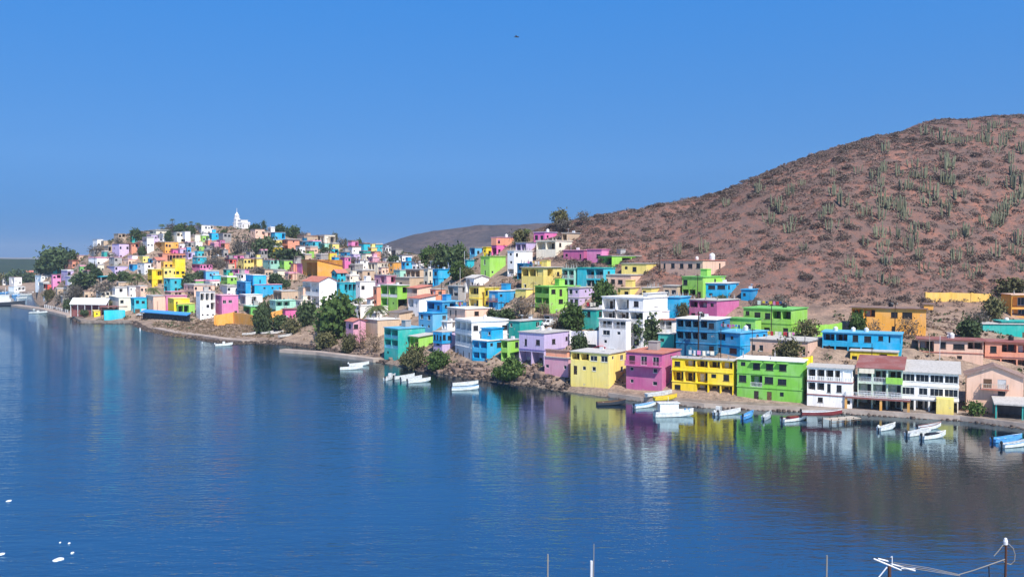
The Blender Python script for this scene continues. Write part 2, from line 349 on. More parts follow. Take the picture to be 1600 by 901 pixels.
# ------------------------------------------------------------------ building kit (metres, shared meshes cached by size)
CACHE = {}
def q1(v): return max(.3, round(v*10)/10)
def win_mesh(w, h, fr, pane=True, style=0):
    k = ('w', w, h, fr, pane, style)
    if k in CACHE: return CACHE[k]
    g = MB(); t = .07; y0, y1 = .06, .14
    g.box(-w/2, y0, 0, w/2, y1, t); g.box(-w/2, y0, h-t, w/2, y1, h); g.box(-w/2, y0, t, -w/2+t, y1, h-t); g.box(w/2-t, y0, t, w/2, y1, h-t)
    n = max(1, int(w/.75)) if style == 0 else max(2, int(w/.28))
    for i in range(1, n): x = -w/2+w*i/n; g.box(x-.03, y0+.005, t, x+.03, y1-.005, h-t)
    if style == 1: g.box(-w/2+t, y0+.01, h*.5-.03, w/2-t, y1-.01, h*.5+.03)
    if h > .9: g.box(-w/2-.08, -.07, -.09, w/2+.08, .05, -.003)
    if pane: g.cur = 1; g.quad((-w/2+.02, .12, .02), (w/2-.02, .12, .02), (w/2-.02, .12, h-.02), (-w/2+.02, .12, h-.02))
    me = g.mesh('window', [MATS[fr], MATS['glass']]); CACHE[k] = me; return me
def pane_mesh(w, h):
    k = ('p', w, h)
    if k not in CACHE:
        g = MB(); g.box(-w/2+.03, .115, .03, w/2-.03, .125, h-.03); CACHE[k] = g.mesh('pane', MATS['glass'])
    return CACHE[k]
def door_mesh(w, h, mt):
    k = ('d', w, h, mt)
    if k not in CACHE:
        g = MB(); g.box(-w/2, .06, 0, w/2, .14, h)
        if w < 1.4:
            for (a, c) in ((.08, .46), (.52, .93)): g.box(-w*.34, .035, h*a, w*.34, .058, h*c)
        else:
            for i in range(1, 7): g.box(-w/2+.05, .04, h*i/7-.03, w/2-.05, .058, h*i/7+.03)
        CACHE[k] = g.mesh('door', MATS[mt])
    return CACHE[k]
def handle_mesh():
    if 'h' not in CACHE:
        g = MB(); g.box(-.06, 0, 0, .06, .03, .14); CACHE['h'] = g.mesh('handle', MATS['chrome'])
    return CACHE['h']
def rail_mesh(L, mt, solid=False, h=1.0):
    k = ('r', L, mt, solid, h)
    if k not in CACHE:
        g = MB()
        if solid == 'wall': g.box(-L/2, -.06, 0, L/2, .06, h); g.box(-L/2-.03, -.09, h+.002, L/2+.03, .09, h+.08)
        else:
            g.box(-L/2, -.04, h-.08, L/2, .04, h); g.box(-L/2, -.04, .08, L/2, .04, .16)
            n = max(2, int(L/(.32 if solid == 'baluster' else .3))); r = .085 if solid == 'baluster' else .03
            for i in range(n+1): x = -L/2+.06+(L-.12)*i/n; g.box(x-r, -.03, .16, x+r, .03, h-.08)
            g.box(-L/2, -.045, 0, -L/2+.1, .045, h+.02); g.box(L/2-.1, -.045, 0, L/2, .045, h+.02)
        CACHE[k] = g.mesh('railing', MATS[mt] if mt in MATS else mt)
    return CACHE[k]
def slab_mesh(L, D, mt, t=.16):
    k = ('s', round(L, 2), D, mt, t)
    if k not in CACHE:
        g = MB(); g.box(-L/2, -D, -t, L/2, .02, 0); CACHE[k] = g.mesh('slab', MATS[mt])
    return CACHE[k]
SPEC_REC = dict(B=2.3, O=2.8, R=2.4, K=1.8)
HR = random.Random(11)
def volume(root, off, a, b, h, col, L, R, roof='flat', rc='slab', big=False, frame=None, base=3., ov=.25, par=0, rail='white_metal', bal='slab', pitch=1.6, railstyle=False, railcol=None, trim=None):
    """one block of a house: walls with real openings, windows, doors, balconies and a roof, all children of root"""
    wb = MB(); fr = frame or HR.choice(['white_frame', 'dark_frame', 'dark_frame', 'dark_frame', 'dark_frame']); P = []
    def pos(ax, s, d, z):
        return (off[0]-a+s, off[1]+d, off[2]+z) if ax == 'L' else (off[0]-d, off[1]+s, off[2]+z)
    def put(name, me, ax, s, d, z, parent=root):
        return link(name, me, parent, pos(ax, s, d, z), (0, 0, 0 if ax == 'L' else math.pi/2))
    for ax, Lf, spec, dmax in (('L', a, L, b), ('R', b, R, a)):
        Q = lambda s0, d0, z0, s1, d1, z1, s2, d2, z2, s3, d3, z3: wb.quad(pos(ax, s0, d0, z0), pos(ax, s1, d1, z1), pos(ax, s2, d2, z2), pos(ax, s3, d3, z3))
        rect = lambda s0, s1, z0, z1, d=0: Q(s0, d, z0, s1, d, z0, s1, d, z1, s0, d, z1)
        rect(0, Lf, -base, 0)
        if not spec: rect(0, Lf, 0, h); continue
        fl = spec.split('/'); nf = len(fl); fh = h/nf
        for i, row in enumerate(fl):
            z0 = h-(i+1)*fh; z1 = z0+fh; nc = max(1, len(row)); cw = Lf/nc; run = None
            for j in range(nc):
                c = row[j] if row else '.'; s0, s1 = j*cw, (j+1)*cw; sm = (s0+s1)/2
                kind = c
                if c in 'wa': o = (min(1.5, cw*.64), min(1.4, fh*.5), .3*fh)
                elif c == 's': o = (min(1., cw*.52), min(.9, fh*.34), .46*fh)
                elif c == 't': o = (min(.75, cw*.5), min(1.7, fh*.6), .22*fh)
                elif c == 'W': o = (min(2.2, cw*.8), min(1.35, fh*.5), .3*fh)
                elif c == 'G': o = (cw*.9, fh*.56, .28*fh)
                elif c == 'd': o = (min(1., cw*.6), min(2.1, fh*.76), .05)
                elif c == 'D': o = (min(2.8, cw*.8), min(2.3, fh*.8), .05)
                elif c in 'BK': o = (cw-.3, fh*.56, .32*fh)
                elif c in 'OR': o = (cw-.3, fh*.86, .04)
                elif c == 'p': o = (min(1.5, cw*.6), min(2., fh*.72), .06)
                else: o = None
                if not o or Lf < .7 or fh < 1.0: rect(s0, s1, z0, z1); continue
                jx = HR.uniform(.82, 1.08) if c in 'wstW' else 1
                if c in 'wstW': sm += HR.uniform(-.07, .07)*cw; o = (o[0]*jx, o[1]*HR.uniform(.85, 1.1), o[2]*HR.uniform(.92, 1.1))
                ow, oh, sl = q1(o[0]), o[1], o[2]
                if c not in 'BKOR': oh = q1(oh)
                if ow > cw-.1: ow = max(.3, cw-.12)
                oa, ob = sm-ow/2, sm+ow/2; za, zb = z0+sl, z0+sl+oh
                if zb > z1-.05: zb = z1-.05; oh = zb-za
                rect(s0, oa, z0, z1); rect(ob, s1, z0, z1); rect(oa, ob, z0, za); rect(oa, ob, zb, z1)
                rec = min(SPEC_REC.get(c, .15), max(.15, dmax*.6))
                Q(oa, 0, za, oa, rec, za, oa, rec, zb, oa, 0, zb); Q(ob, 0, za, ob, rec, za, ob, rec, zb, ob, 0, zb)
                Q(oa, 0, za, ob, 0, za, ob, rec, za, oa, rec, za); Q(oa, 0, zb, ob, 0, zb, ob, rec, zb, oa, rec, zb)
                if c in 'BKOR':
                    if ow > 2.2 and oh > 1.2:
                        zf = 0. if c in 'BK' else .0
                        rect(oa, ob, za, zb, rec)
                        w_, h_ = .9, q1(min(2., oh*.82)); ds = oa+.35+w_/2
                        P.append(('door', door_mesh(w_, h_, 'dark_wood' if HR.random() < .6 else 'white_frame'), ax, ds, rec-.13, za+.01))
                        w2 = q1(min(2.6, ow-1.75)); 
                        if w2 >= .5: P.append(('window', win_mesh(w2, q1(oh*.72), fr), ax, ob-.2-w2/2, rec-.14, za+oh*.16))
                    else:
                        rect(oa, ob, za, zb, rec); w2 = q1(ow*.84); P.append(('window', win_mesh(w2, q1(oh*.8), fr), ax, sm, rec-.14, za+oh*.08))
                    if c == 'R':
                        rl = link('railing', rail_mesh(q1(ow-.1), railcol or rail, railstyle), root, pos(ax, sm, .06, za), (0, 0, 0 if ax == 'L' else math.pi/2))
                elif c in 'dDp':
                    if c == 'p' and HR.random() < .45:
                        P.append(('window', win_mesh(ow, oh, fr), ax, sm, 0, za))
                    else: P.append(('door', door_mesh(ow, oh, HR.choice(['dark_wood', 'white_frame', 'dark_frame', 'wood'])), ax, sm, 0, za))
                else: P.append(('window', win_mesh(ow, oh, fr, not big, 1 if (big and fr == 'dark_frame' and HR.random() < .5) else 0), ax, sm, 0, za))
                if c == 'a':
                    link('awning', slab_mesh(ow+.8, .7, col if col in MATS else 'slab', .22), root, pos(ax, sm, 0, zb+.42), (0, 0, 0 if ax == 'L' else math.pi/2))
            if 'p' in row:                       # a projecting balcony along the run of p cells
                j0, j1 = row.index('p'), row.rindex('p')+1; Lb = (j1-j0)*cw; sc = (j0+j1)/2*cw; D = 1.2
                bo = link('balcony', slab_mesh(Lb-.02, D, bal, .18), root, pos(ax, sc, 0, z0+.02), (0, 0, 0 if ax == 'L' else math.pi/2))
                link('railing', rail_mesh(q1(Lb-.2), railcol or rail, railstyle), bo, (0, -D+.1, .003))
                for sg in (-1, 1): link('railing', rail_mesh(1.0, railcol or rail, railstyle), bo, (sg*(Lb/2-.12), -D/2, .003), (0, 0, math.pi/2))
        if trim and nf > 1:
            for i in range(1, nf):
                z = h-i*fh; k = .1
                g = MB(); g.box(*( (-Lf/2-.1, -k-.02, -.1, Lf/2+.1, -.004, .1) )); g.build('trim', MATS[trim], root, pos(ax, Lf/2, 0, z), (0, 0, 0 if ax == 'L' else math.pi/2))
    x0, y0, z0 = off
    wb.quad((x0-a, y0, z0-base), (x0-a, y0+b, z0-base), (x0-a, y0+b, z0+h), (x0-a, y0, z0+h)); wb.quad((x0-a, y0+b, z0-base), (x0, y0+b, z0-base), (x0, y0+b, z0+h), (x0-a, y0+b, z0+h))
    g = MB()
    if roof == 'flat':
        wb.quad((x0-a, y0, z0+h), (x0, y0, z0+h), (x0, y0+b, z0+h), (x0-a, y0+b, z0+h))
        g.box(x0-a-ov, y0-ov, z0+h+.004, x0+ov, y0+b+ov, z0+h+.2)
        if par:
            for bx in ((x0-a, y0, x0, y0+.15), (x0-a, y0+b-.15, x0, y0+b), (x0-a, y0+.15, x0-a+.15, y0+b-.15), (x0-.15, y0+.15, x0, y0+b-.15)): g.box(bx[0], bx[1], z0+h+.203, bx[2], bx[3], z0+h+.2+par)
    elif roof == 'none':
        wb.quad((x0-a, y0, z0+h), (x0, y0, z0+h), (x0, y0+b, z0+h), (x0-a, y0+b, z0+h))
    elif roof in ('gableL', 'gableR', 'shed', 'shedR'):
        e = .45; t = .14; zt = z0+h
        def sl(p, q, r, s):
            up = Vector((0, 0, t)); pp = [Vector(v) for v in (p, q, r, s)]; qq = [v+up for v in pp]
            g.quad(*pp); g.quad(*qq)
            for i in range(4): g.quad(pp[i], pp[(i+1) % 4], qq[(i+1) % 4], qq[i])
        if roof == 'gableL':     # gable triangle on the L face, ridge runs back
            xm = x0-a/2; k = pitch/(a/2); wb.tri((x0-a, y0, zt), (x0, y0, zt), (xm, y0, zt+pitch)); wb.tri((x0-a, y0+b, zt), (x0, y0+b, zt), (xm, y0+b, zt+pitch))
            sl((x0-a-e, y0-e, zt-e*k), (xm, y0-e, zt+pitch), (xm, y0+b+e, zt+pitch), (x0-a-e, y0+b+e, zt-e*k)); sl((x0+e, y0-e, zt-e*k), (xm, y0-e, zt+pitch), (xm, y0+b+e, zt+pitch), (x0+e, y0+b+e, zt-e*k))
        elif roof == 'gableR':
            ym = y0+b/2; k = pitch/(b/2); wb.tri((x0, y0, zt), (x0, y0+b, zt), (x0, ym, zt+pitch)); wb.tri((x0-a, y0, zt), (x0-a, y0+b, zt), (x0-a, ym, zt+pitch))
            sl((x0-a-e, y0-e, zt-e*k), (x0+e, y0-e, zt-e*k), (x0+e, ym, zt+pitch), (x0-a-e, ym, zt+pitch)); sl((x0-a-e, y0+b+e, zt-e*k), (x0+e, y0+b+e, zt-e*k), (x0+e, ym, zt+pitch), (x0-a-e, ym, zt+pitch))
        elif roof == 'shed':     # rises to the back
            k = pitch/b; wb.tri((x0, y0, zt), (x0, y0+b, zt), (x0, y0+b, zt+pitch)); wb.tri((x0-a, y0, zt), (x0-a, y0+b, zt), (x0-a, y0+b, zt+pitch)); wb.quad((x0-a, y0+b, zt), (x0, y0+b, zt), (x0, y0+b, zt+pitch), (x0-a, y0+b, zt+pitch))
            sl((x0-a-e, y0-e, zt-e*k), (x0+e, y0-e, zt-e*k), (x0+e, y0+b+e, zt+pitch+e*k), (x0-a-e, y0+b+e, zt+pitch+e*k))
        else:                    # falls towards the far right end
            wb.quad((x0, y0, zt), (x0, y0+b, zt), (x0, y0+b, zt-pitch), (x0, y0, zt))
            sl((x0-a-e, y0-e, zt+.01), (x0+e, y0-e, zt+.01), (x0+e, y0+b+e, zt-pitch), (x0-a-e, y0+b+e, zt-pitch))
    wo = wb.build('wall', MATS[col], root)
    if g.v: g.build('roof', MATS[rc], root)
    for name, me, ax, s, d, z in P:
        o = put(name, me, ax, s, d, z)
        if big and name == 'window' and 'window' in me.name and len(me.materials) and d == 0:
            w = max(v.co.x for v in me.vertices)*2; h_ = max(v.co.z for v in me.vertices); w = round(w-.16 if h_ > .9 else w, 2)
            link('pane', pane_mesh(w, h_), o)
        if big and name == 'door':
            w = max(v.co.x for v in me.vertices); link('handle', handle_mesh(), o, (w-.16, .01, 1.0))
    return wo
def theta_for(px):
    return R_(float(np.interp(px, [0, 420, 560, 700, 880, 1000, 1200, 1600], [56, 58, 52, 46, 38, 33, 27, 25])))
HOUSES = []
def spans(C, x0, xc, x1, th, depth):
    k0 = ray(x0, 450)[0]; k1 = ray(x1, 450)[0]
    den = math.cos(th)+k0*math.sin(th); a = (C.x-k0*C.y)/den if den > .12 else 8.
    if x1 <= xc+.5: b = depth
    else:
        den = math.sin(th)-k1*math.cos(th); b = (k1*C.y-C.x)/den if den > .12 else depth
    if x0 >= xc-.5: a = depth
    return min(max(a, .8), 40), min(max(b, .8), 40)
def house(label, x0, xc, x1, yt, yb, col, L='', R='', Y=None, th=None, depth=6.5, name='house', cat='house', wings=(), group=None, **kw):
    th = theta_for(xc) if th is None else R_(th)
    C = ground(xc, yb) if Y is None else at(xc, yb, Y)
    a, b = spans(C, x0, xc, x1, th, depth)
    while b > 11.5 and x1 > xc+.5 and th < R_(60): th += R_(3); a, b = spans(C, x0, xc, x1, th, depth)
    b = min(b, 13); h = max(1.2, at(xc, yt, C.y).z-C.z)
    root = empty(name, C, -th); tag(root, label, cat, group)
    big = (x1-x0) > 55 and xc > 560
    volume(root, (0, 0, 0), a, b, h, col, L, R, big=big, **kw)
    for w in wings:
        w = dict(w); X0, XC, X1, YT, YB = w.pop('px'); dy = w.pop('dy', 0); Cw = at(XC, YB, C.y+dy); wd_ = w.pop('depth', 5.)
        aa, bb = spans(Cw, X0, XC, X1, th, wd_); d = Cw-C; ct, s_ = math.cos(th), math.sin(th)
        lo = (d.x*ct-d.y*s_, d.x*s_+d.y*ct, d.z); w.setdefault('base', 0.); w.setdefault('big', big)
        volume(root, lo, aa, bb, max(.5, at(XC, YT, Cw.y).z-Cw.z), **w)
    if kw.get('roof', 'flat') == 'flat' and xc > 300 and not wings and HR.random() < .75:
        zr = h+.203; q = HR.random()
        if q < .45:          # column stubs left for a storey that was never built
            for sx in (.08, .5, .92):
                for sy in (.12, .88):
                    if HR.random() < .8: g = MB(); x, y, t = -a*sx, b*sy, HR.uniform(.3, 1.0); g.box(x-.13, y-.13, zr, x+.13, y+.13, zr+t); [g.box(x+u-.015, y+v-.015, zr+t, x+u+.015, y+v+.015, zr+t+.5) for u in (-.08, .08) for v in (-.08, .08)]; g.build('column_stub', MATS['concrete'], root)
        elif q < .75 and a > 3 and b > 3:
            g = MB(); x, y = -a*HR.uniform(.4, .6), b*HR.uniform(.5, .65); g.box(x-1.1, y-1., zr, x+1.1, y+1., zr+1.9); g.box(x-1.25, y-1.15, zr+1.903, x+1.25, y+1.15, zr+2.03); g.build('stair_hut', MATS[col if HR.random() < .6 else 'concrete'], root)
        else:
            g = MB(); x, y = -a*HR.uniform(.2, .8), b*.3; g.tube([(x, y, zr), (x, y, zr+1.1)], .035, 6); g.lathe([(.05, zr+1.1), (.3, zr+1.2), (.46, zr+1.36)], x, y, 12); g.build('satellite_dish', MATS['white_metal'], root)
            g = MB(); g.box(-a*.5-.45, b*.7-.3, zr, -a*.5+.45, b*.7+.3, zr+.7); g.build('air_conditioner', MATS['white_metal'], root)
    HOUSES.append((root, a, b, h, C, th, label)); return root
def tank(hroot, label, fx=.5, fy=.5, kind='white', r=.6, h=1.3):
    root, a, b, hh, C, th, _ = next(t for t in HOUSES if t[0] == hroot)
    p = root.matrix_basis @ Vector((-a*fx, b*fy, hh+.2))
    t = empty('water_tank', p); tag(t, label, 'water tank')
    g = MB(); g.lathe([(0, 0), (r, 0), (r, h*.75), (r*.8, h*.9), (r*.35, h), (r*.35, h+.12), (0, h+.13)], n=14); g.build('tank', MATS['tank_'+kind], t, smooth=False)
    g = MB(); g.lathe([(r*1.02, h*.2), (r*1.05, h*.24), (r*1.02, h*.28)], n=14); g.lathe([(r*1.02, h*.5), (r*1.05, h*.54), (r*1.02, h*.58)], n=14); g.build('rib', MATS['tank_'+kind], t)
    return t
def wall_seg(name, label, pts, hgt, t, mt, cat='wall', base=3., cap=None):
    """a free-standing wall through pixel/depth points: list of (px, py_base)"""
    P = [ground(*p[:2]) if len(p) == 2 else at(*p) for p in pts]; c = P[0].copy(); root = empty(name, c); tag(root, label, cat)
    g = MB(); k = MB()
    for i, (p, q) in enumerate(zip(P[:-1], P[1:])):
        h0, h1 = (hgt[i], hgt[i+1]) if hasattr(hgt, '__len__') else (hgt, hgt)
        d = (q-p); d.z = 0; n = Vector((-d.y, d.x, 0)).normalized()*t/2; p = p-c; q = q-c
        A = [p+n, p-n, q-n, q+n]; bo = [Vector((v.x, v.y, v.z-base)) for v in A]; to = [A[0]+Vector((0,0,h0)), A[1]+Vector((0,0,h0)), A[2]+Vector((0,0,h1)), A[3]+Vector((0,0,h1))]
        for (i0, i1) in ((0,1),(1,2),(2,3),(3,0)): g.quad(bo[i0], bo[i1], to[i1], to[i0])
        g.quad(*to)
    g.build('wall_panel', MATS[mt], root)
    for p in P[:1] + P[1:]:
        v = p-c; i = P.index(p); hh = hgt[i] if hasattr(hgt, '__len__') else hgt
        k = MB(); k.box(v.x-t*.9, v.y-t*.9, v.z-base, v.x+t*.9, v.y+t*.9, v.z+hh+.12); k.build('pillar', MATS[mt], root)
    return root
H = house
# ---- front row along the quay, right to left
h = H('peach gable-roofed house beside the white glazed house on the quay', 1513,1598,1650, 590,648, 'peach', '.pp./..w./....', '.w.', roof='gableL', rc='brownroof', pitch=2.0, bal='terracotta', rail='palewood', base=2)
H('white house with two rows of black glass and sloping grey roof', 1410,1497,1518, 584,648, 'white', 'GGGG/GwGG/OOOO', 'w/w/.', roof='shed', rc='slab', pitch=1.4, depth=8, frame='white_frame', base=1.5, trim='white',
  wings=[dict(px=(1466,1490,1496, 624,651), dy=-2.2, col='straw', L='', R='', roof='none', base=1.0)])
h = H('pale restaurant terrace under a maroon roof, raised on columns over the quay', 1342,1409,1413, 577,644, 'palegreen', 'RRR/RRR/OOO', '', roof='shed', rc='maroonroof', pitch=1.5, depth=9, rail='white_metal', base=1.5)
TERR = h
H('white three-storey house with baluster balconies next to the big lime house', 1263,1331,1347, 577,641, 'white', 'RRRRR/BBtw./.s..s', 'R/s/.', rc='slab', railstyle='baluster', rail='white', trim='maroon', frame='dark_frame', base=1.5)
H('big lime green three-storey house with window awnings on the quay', 1153,1254,1264, 566,631, 'leafgreen', 'saaa./wRWW./.dds.', './w/D', rc='whiteslab', rail='white_metal', base=1.5, trim='leafgreen')
H('bright yellow house with open arcades and balconies on the quay', 1051,1145,1152, 564,620, 'yellow', 'wBBBB/OOOsw/w.OOO', '', rc='slab', base=1.5, trim='yellow', railcol='yellow')
H('big pink house with a long balcony, between the two yellow quay houses', 979,1034,1064, 553,611, 'magenta', 'ppp/s.s/s.s', '.s./.w./..D', rc='terracotta', bal='magenta', rail='magenta', base=1.5, railcol='magenta')
H('pale yellow two-storey house with arcade windows above the shore wall', 892,951,978, 553,608, 'straw', 'BBWW/dss./....', 'sw/.w/..', rc='slab', base=1.5)
H('small pink house under the lilac house at the rocky shore', 851,888,893, 560,592, 'rose', 's..s', '', rc='slab', wings=[dict(px=(853,886,890, 549,562), dy=.5, col='salmon', L='..', R='', roof='flat', rc='brownroof')])
H('lilac two-storey house above the small pink shore house', 811,850,890, 521,574, 'lilac', 'tw/OO', '.w.s/pwds', rc='slab', trim='violet', bal='slab')
H('small lime house wedged between the blue and lilac shore houses', 783,793,812, 532,566, 'lime', 'B/B', '.w/.D', rc='slab')
H('sky blue house with glazed corner balconies on the rocky shore', 738,761,786, 533,566, 'azure', 'KK/KK', 'sW/..', rc='whiteslab', frame='dark_frame',
  wings=[dict(px=(752,768,786, 514,534), dy=2.0, col='azure', L='.s', R='...', roof='flat', rc='blue')])
H('white three-storey house with stacked dark window bays', 711,737,795, 503,564, 'white', 'KKK/KKK/ttt', 'w...w/s..../.s...', rc='whiteslab', frame='dark_frame', par=.3, trim='white')
H('lilac house with a bright blue upper storey above the shore', 677,691,712, 519,556, 'lilac', 'w/w/.', '../../..', rc='slab', wings=[dict(px=(676.4,690.4,706, 519.5,537), dy=-.35, col='blue', L='www', R='ww', roof='none')])
H('small lime house beside the turquoise corner house on the shore', 640,654,678, 526,550, 'lime', 'BO', '..', rc='slab', roof='shed', pitch=.5)
H('turquoise corner house with stacked balconies standing lowest on the shore', 600,622,664, 514,562, 'teal', 'RR/RR/s.', '.../..d/...', rc='sky', rail='sky', bal='turquoise')
# ---- second rows, right half
H('peach house with maroon roof edge behind the white glazed house', 1437,1536,1548, 533,572, 'peach', 'OwWB/s.s.', 'w/.', rc='maroonroof', trim='terracotta', th=22, base=5, ov=.5)
H('salmon house with arches and maroon trim at the far right edge', 1541,1640,1680, 537,584, 'salmon', 'wBBB/OOOO', '', rc='maroonroof', trim='maroonroof', th=22, base=5, ov=.4)
H('teal house with white windows on the slope at the right edge', 1537,1640,1680, 507,533, 'teal', 'w.dw', '', rc='slab', th=7, frame='white_frame', wings=[dict(px=(1566,1641,1690, 503,508), dy=.6, col='teal', L='', R='', roof='flat', rc='teal')])
H('orange two-storey house with open balcony at the right edge of the hillside', 1581,1650,1690, 461,501, 'orange', 'OO/BB', '', rc='peach', th=7)
H('long bright blue house above the small yellow house', 1286,1408,1434, 523,562, 'azure', 'BBwwsB/OOOO..', 'B/.', rc='sky', base=5, wings=())
H('small bright yellow house in front of the long blue house', 1330,1402,1414, 551,577, 'yellow', 'w..Bs', '', rc='slab', base=5)
H('orange ochre house with brown roof below the bare hill', 1331,1446,1474, 483,526, 'orange', 'BB.wW./...t..', '../..', rc='brownroof', ov=.5, wings=[dict(px=(1444,1458,1474, 476,484), dy=.5, col='orange', L='', R='', roof='flat', rc='brownroof')])
H('long peach house with a bare tree in front, above the big lime house', 1173,1262,1286, 534,562, 'peach', 'ww...sst', 't', rc='slab', base=5)
H('large lime green hillside house with corner loggia above the peach house', 1162,1236,1262, 484,528, 'lime', 'swwBB/..w.w', './.', rc='green', base=5, trim='lime', wings=[dict(px=(1140,1180,1190, 499,522), dy=-.8, col='lime', L='.w', R='', roof='flat', rc='green', base=4)])
H('deep blue three-storey house with white roof and open galleries', 1057,1118,1141, 500,556, 'deepblue', 'BBBBw/KKKK./....w', 'w/./.', rc='whiteslab', base=5, trim='blue')
H('mid blue two-storey house with tan-curtained porch beside the deep blue one', 1113,1156,1200, 521,559, 'blue', 'Bs/wW', '..ss/....', rc='sky', base=5, trim='azure')
H('white balcony house with terracotta roof left of the deep blue house', 1018,1050,1058, 500,530, 'white', 'RRR/..', '', rc='terracotta', ov=.5, rail='white_metal', base=5)
H('small teal house below the terracotta-roofed white balcony', 1029,1053,1058, 522,546, 'teal', 's.', '', rc='whiteslab', base=5)
H('bright blue square house on the upper right slope', 1103,1136,1154, 443,468, 'azure', 'WW/s.', 'w.s/...', rc='whiteslab', base=5)
H('small faded blue house at the foot of the bare hill', 1158,1176,1184, 453,472, 'blue', 's.', '.', rc='blue', base=4)
H('magenta two-storey house with a double loggia below the blue square house', 1077,1120,1155, 470,504, 'magenta', 'KKs/w..', '../..', rc='slab', base=5)
H('azure block wedged between the white villa and the magenta house', 1042,1062,1079, 465,500, 'azure', '../..', '../..', rc='sky', base=5)
H('lime green two-storey house right below the long peach house', 1066,1098,1133, 433,468, 'lime', 'w../OOd', 's/.', rc='green', base=5)
H('long peach house with four tall windows highest on the right slope', 1032,1098,1133, 407,441, 'peach', 'twwww/.....', '.t/..', rc='terracotta', base=5)
H('yellow bungalow in front of the long peach house', 971,1010,1036, 412,430, 'straw', 'sw.', '..', rc='slab', base=5)
H('lime green house with porch beneath the pink houses', 924,956,1001, 400,420, 'lime', 'B.B', '.BB', rc='slab', base=5)
H('peach bungalow right of the turquoise balcony house', 940,986,1013, 430,450, 'peach', 'www.', 't.', rc='slab', base=5)
H('small yellow house above the white villa balconies', 965,984,1000, 450,468, 'straw', '.w', '..', rc='tan', base=5)
H('tiny yellow hut with white tank behind the white villa', 1003,1018,1031, 450,466, 'straw', 'd.', '.', rc='slab', base=5)
H('turquoise two-storey house with white balconies in the upper middle', 902,943,961, 419,452, 'turquoise', '.RR/.OO', 'w/.', rc='teal', base=5, rail='white_metal', railstyle=False)
H('yellow two-storey house with shaded veranda in the upper middle', 815,849,880, 418,458, 'straw', 'BBB/s.s', 'Bw/..', rc='slab', base=5, ov=.4)
H('pale green porch house joined to the right of the yellow veranda house', 878,897,903, 420,450, 'mint', 'RR/OO', '', rc='mint', base=5)
H('green three-storey house with stacked corner balconies', 836,858,906, 448,495, 'lime', 'BB/BB/OO', 'wd.s/.w../....', rc='leafgreen', base=5)
H('lilac house stepped against the green stacked-balcony house', 888,905,928, 450,480, 'lilac', 'ws/ww', 's/w', rc='slab', base=5, trim='slab')
H('teal house behind the leafy tree and left of the white villa', 909,932,958, 484,516, 'teal', '.w./...', 'ww/..', rc='slab', base=5)
H('white stepped villa with wrap-round balconies in the centre of the slope', 941,1005,1043, 466,546, 'white', 'OOw/RRR/w.w/w.w', '.w./.../.../...', rc='whiteslab', rail='white', railstyle='wall', base=5, trim='white',
  wings=[dict(px=(1005,1012,1042, 459,500), dy=1.5, col='white', L='s/.', R='../..', roof='flat', rc='whiteslab', base=1), dict(px=(936,978,986, 500,545), dy=-1.5, col='white', L='RR/Ws/s.', R='', roof='flat', rc='whiteslab', base=1)])
wall_seg('retaining_wall', 'white sloping retaining wall below the white villa', [(892,540),(915,545),(948,548)], [3.8,4.6,5.2], .4, 'white')
H('teal house with two small windows left of the white retaining wall', 795,812,848, 502,536, 'teal', 's./..', '.w/..', rc='slab', base=5)
H('peach upper house right of the bright blue houses', 699,727,776, 483,513, 'peach', 'tt./...', '.w../....', rc='whiteslab', base=5, wings=[dict(px=(764,768,790, 485,500), dy=3, col='lilac', L='', R='w', roof='flat', rc='slab')])
H('bright blue house with long flat roof in the middle of the town', 667,691,724, 472,506, 'blue', 'Bw/..', 'sBs/...', rc='sky', base=5)
H('lower bright blue house with slatted front left of the peach house', 654,676,700, 490,519, 'sky', 'ww/ss', '.w/..', rc='blue', base=5)
H('blue house on white posts with a maroon balcony', 764,778,811, 455,487, 'blue', 'p/O', 's.w/OOO', rc='whiteslab', base=5, bal='maroonroof', railcol='maroon')
H('tall narrow yellow house behind the wooden pole', 757,764,780, 450,481, 'yellow', 'w/w', '../..', rc='straw', base=5)
H('brown brick house with yellow arcade beneath the rubble slope', 733,748,758, 447,485, 'straw', 'B/O', './.', rc='brownroof', base=5, trim='yellow')
H('bare grey concrete house between the salmon and yellow houses', 700,716,728, 447,478, 'concrete', 'OO/..', 'B/.', rc='slab', base=5)
H('small white gable house above the brick arcade house', 728,741,764, 434,456, 'white', 'Os', 'w.', roof='gableR', rc='slab', pitch=.9, base=5)
H('salmon pink brick house beside the bare concrete house', 672,681,696, 452,478, 'salmon', 'wd/.', 'w/.', rc='slab', base=5)
H('peach house with terracotta roof above the white terracotta house', 636,652,674, 450,474, 'peach', '.B/..', 'W.', rc='terracotta', roof='shed', pitch=.8, base=5)
H('white house with terracotta roof next to the bright blue house', 638,655,682, 466,495, 'white', 'Od/..', '../..', rc='terracotta', roof='shed', pitch=1.0, base=5)
H('green and white balcony house with a deep blue ground floor', 595,621,640, 446,484, 'lime', 'RR/Bs', 'K/O', rc='whiteslab', base=5, rail='white', railstyle='wall')
H('narrow salmon house left of the green balcony house', 583,589,597, 448,478, 'salmon', 'w/w', './.', rc='slab', base=5)
H('rose house with pink balcony rail above the green balcony house', 585,604,620, 430,447, 'rose', 'wB', 'B', rc='slab', base=5)
H('long grey stone house below the dark open gallery', 618,640,662, 434,452, 'tan', '.w..', '...', rc='slab', base=5)
H('mint green cabin beside the dark open gallery', 615,625,635, 422,436, 'mint', 's.', '.w', rc='slab', base=5)
H('white house with a dark arched open gallery', 634,656,668, 421,438, 'tan', 'OOO', '.', rc='slab', base=5)
H('cream narrow house left of the two-level blue house', 662,669,677, 420,448, 'cream', 'w/w', 't/t', rc='slab', base=5)
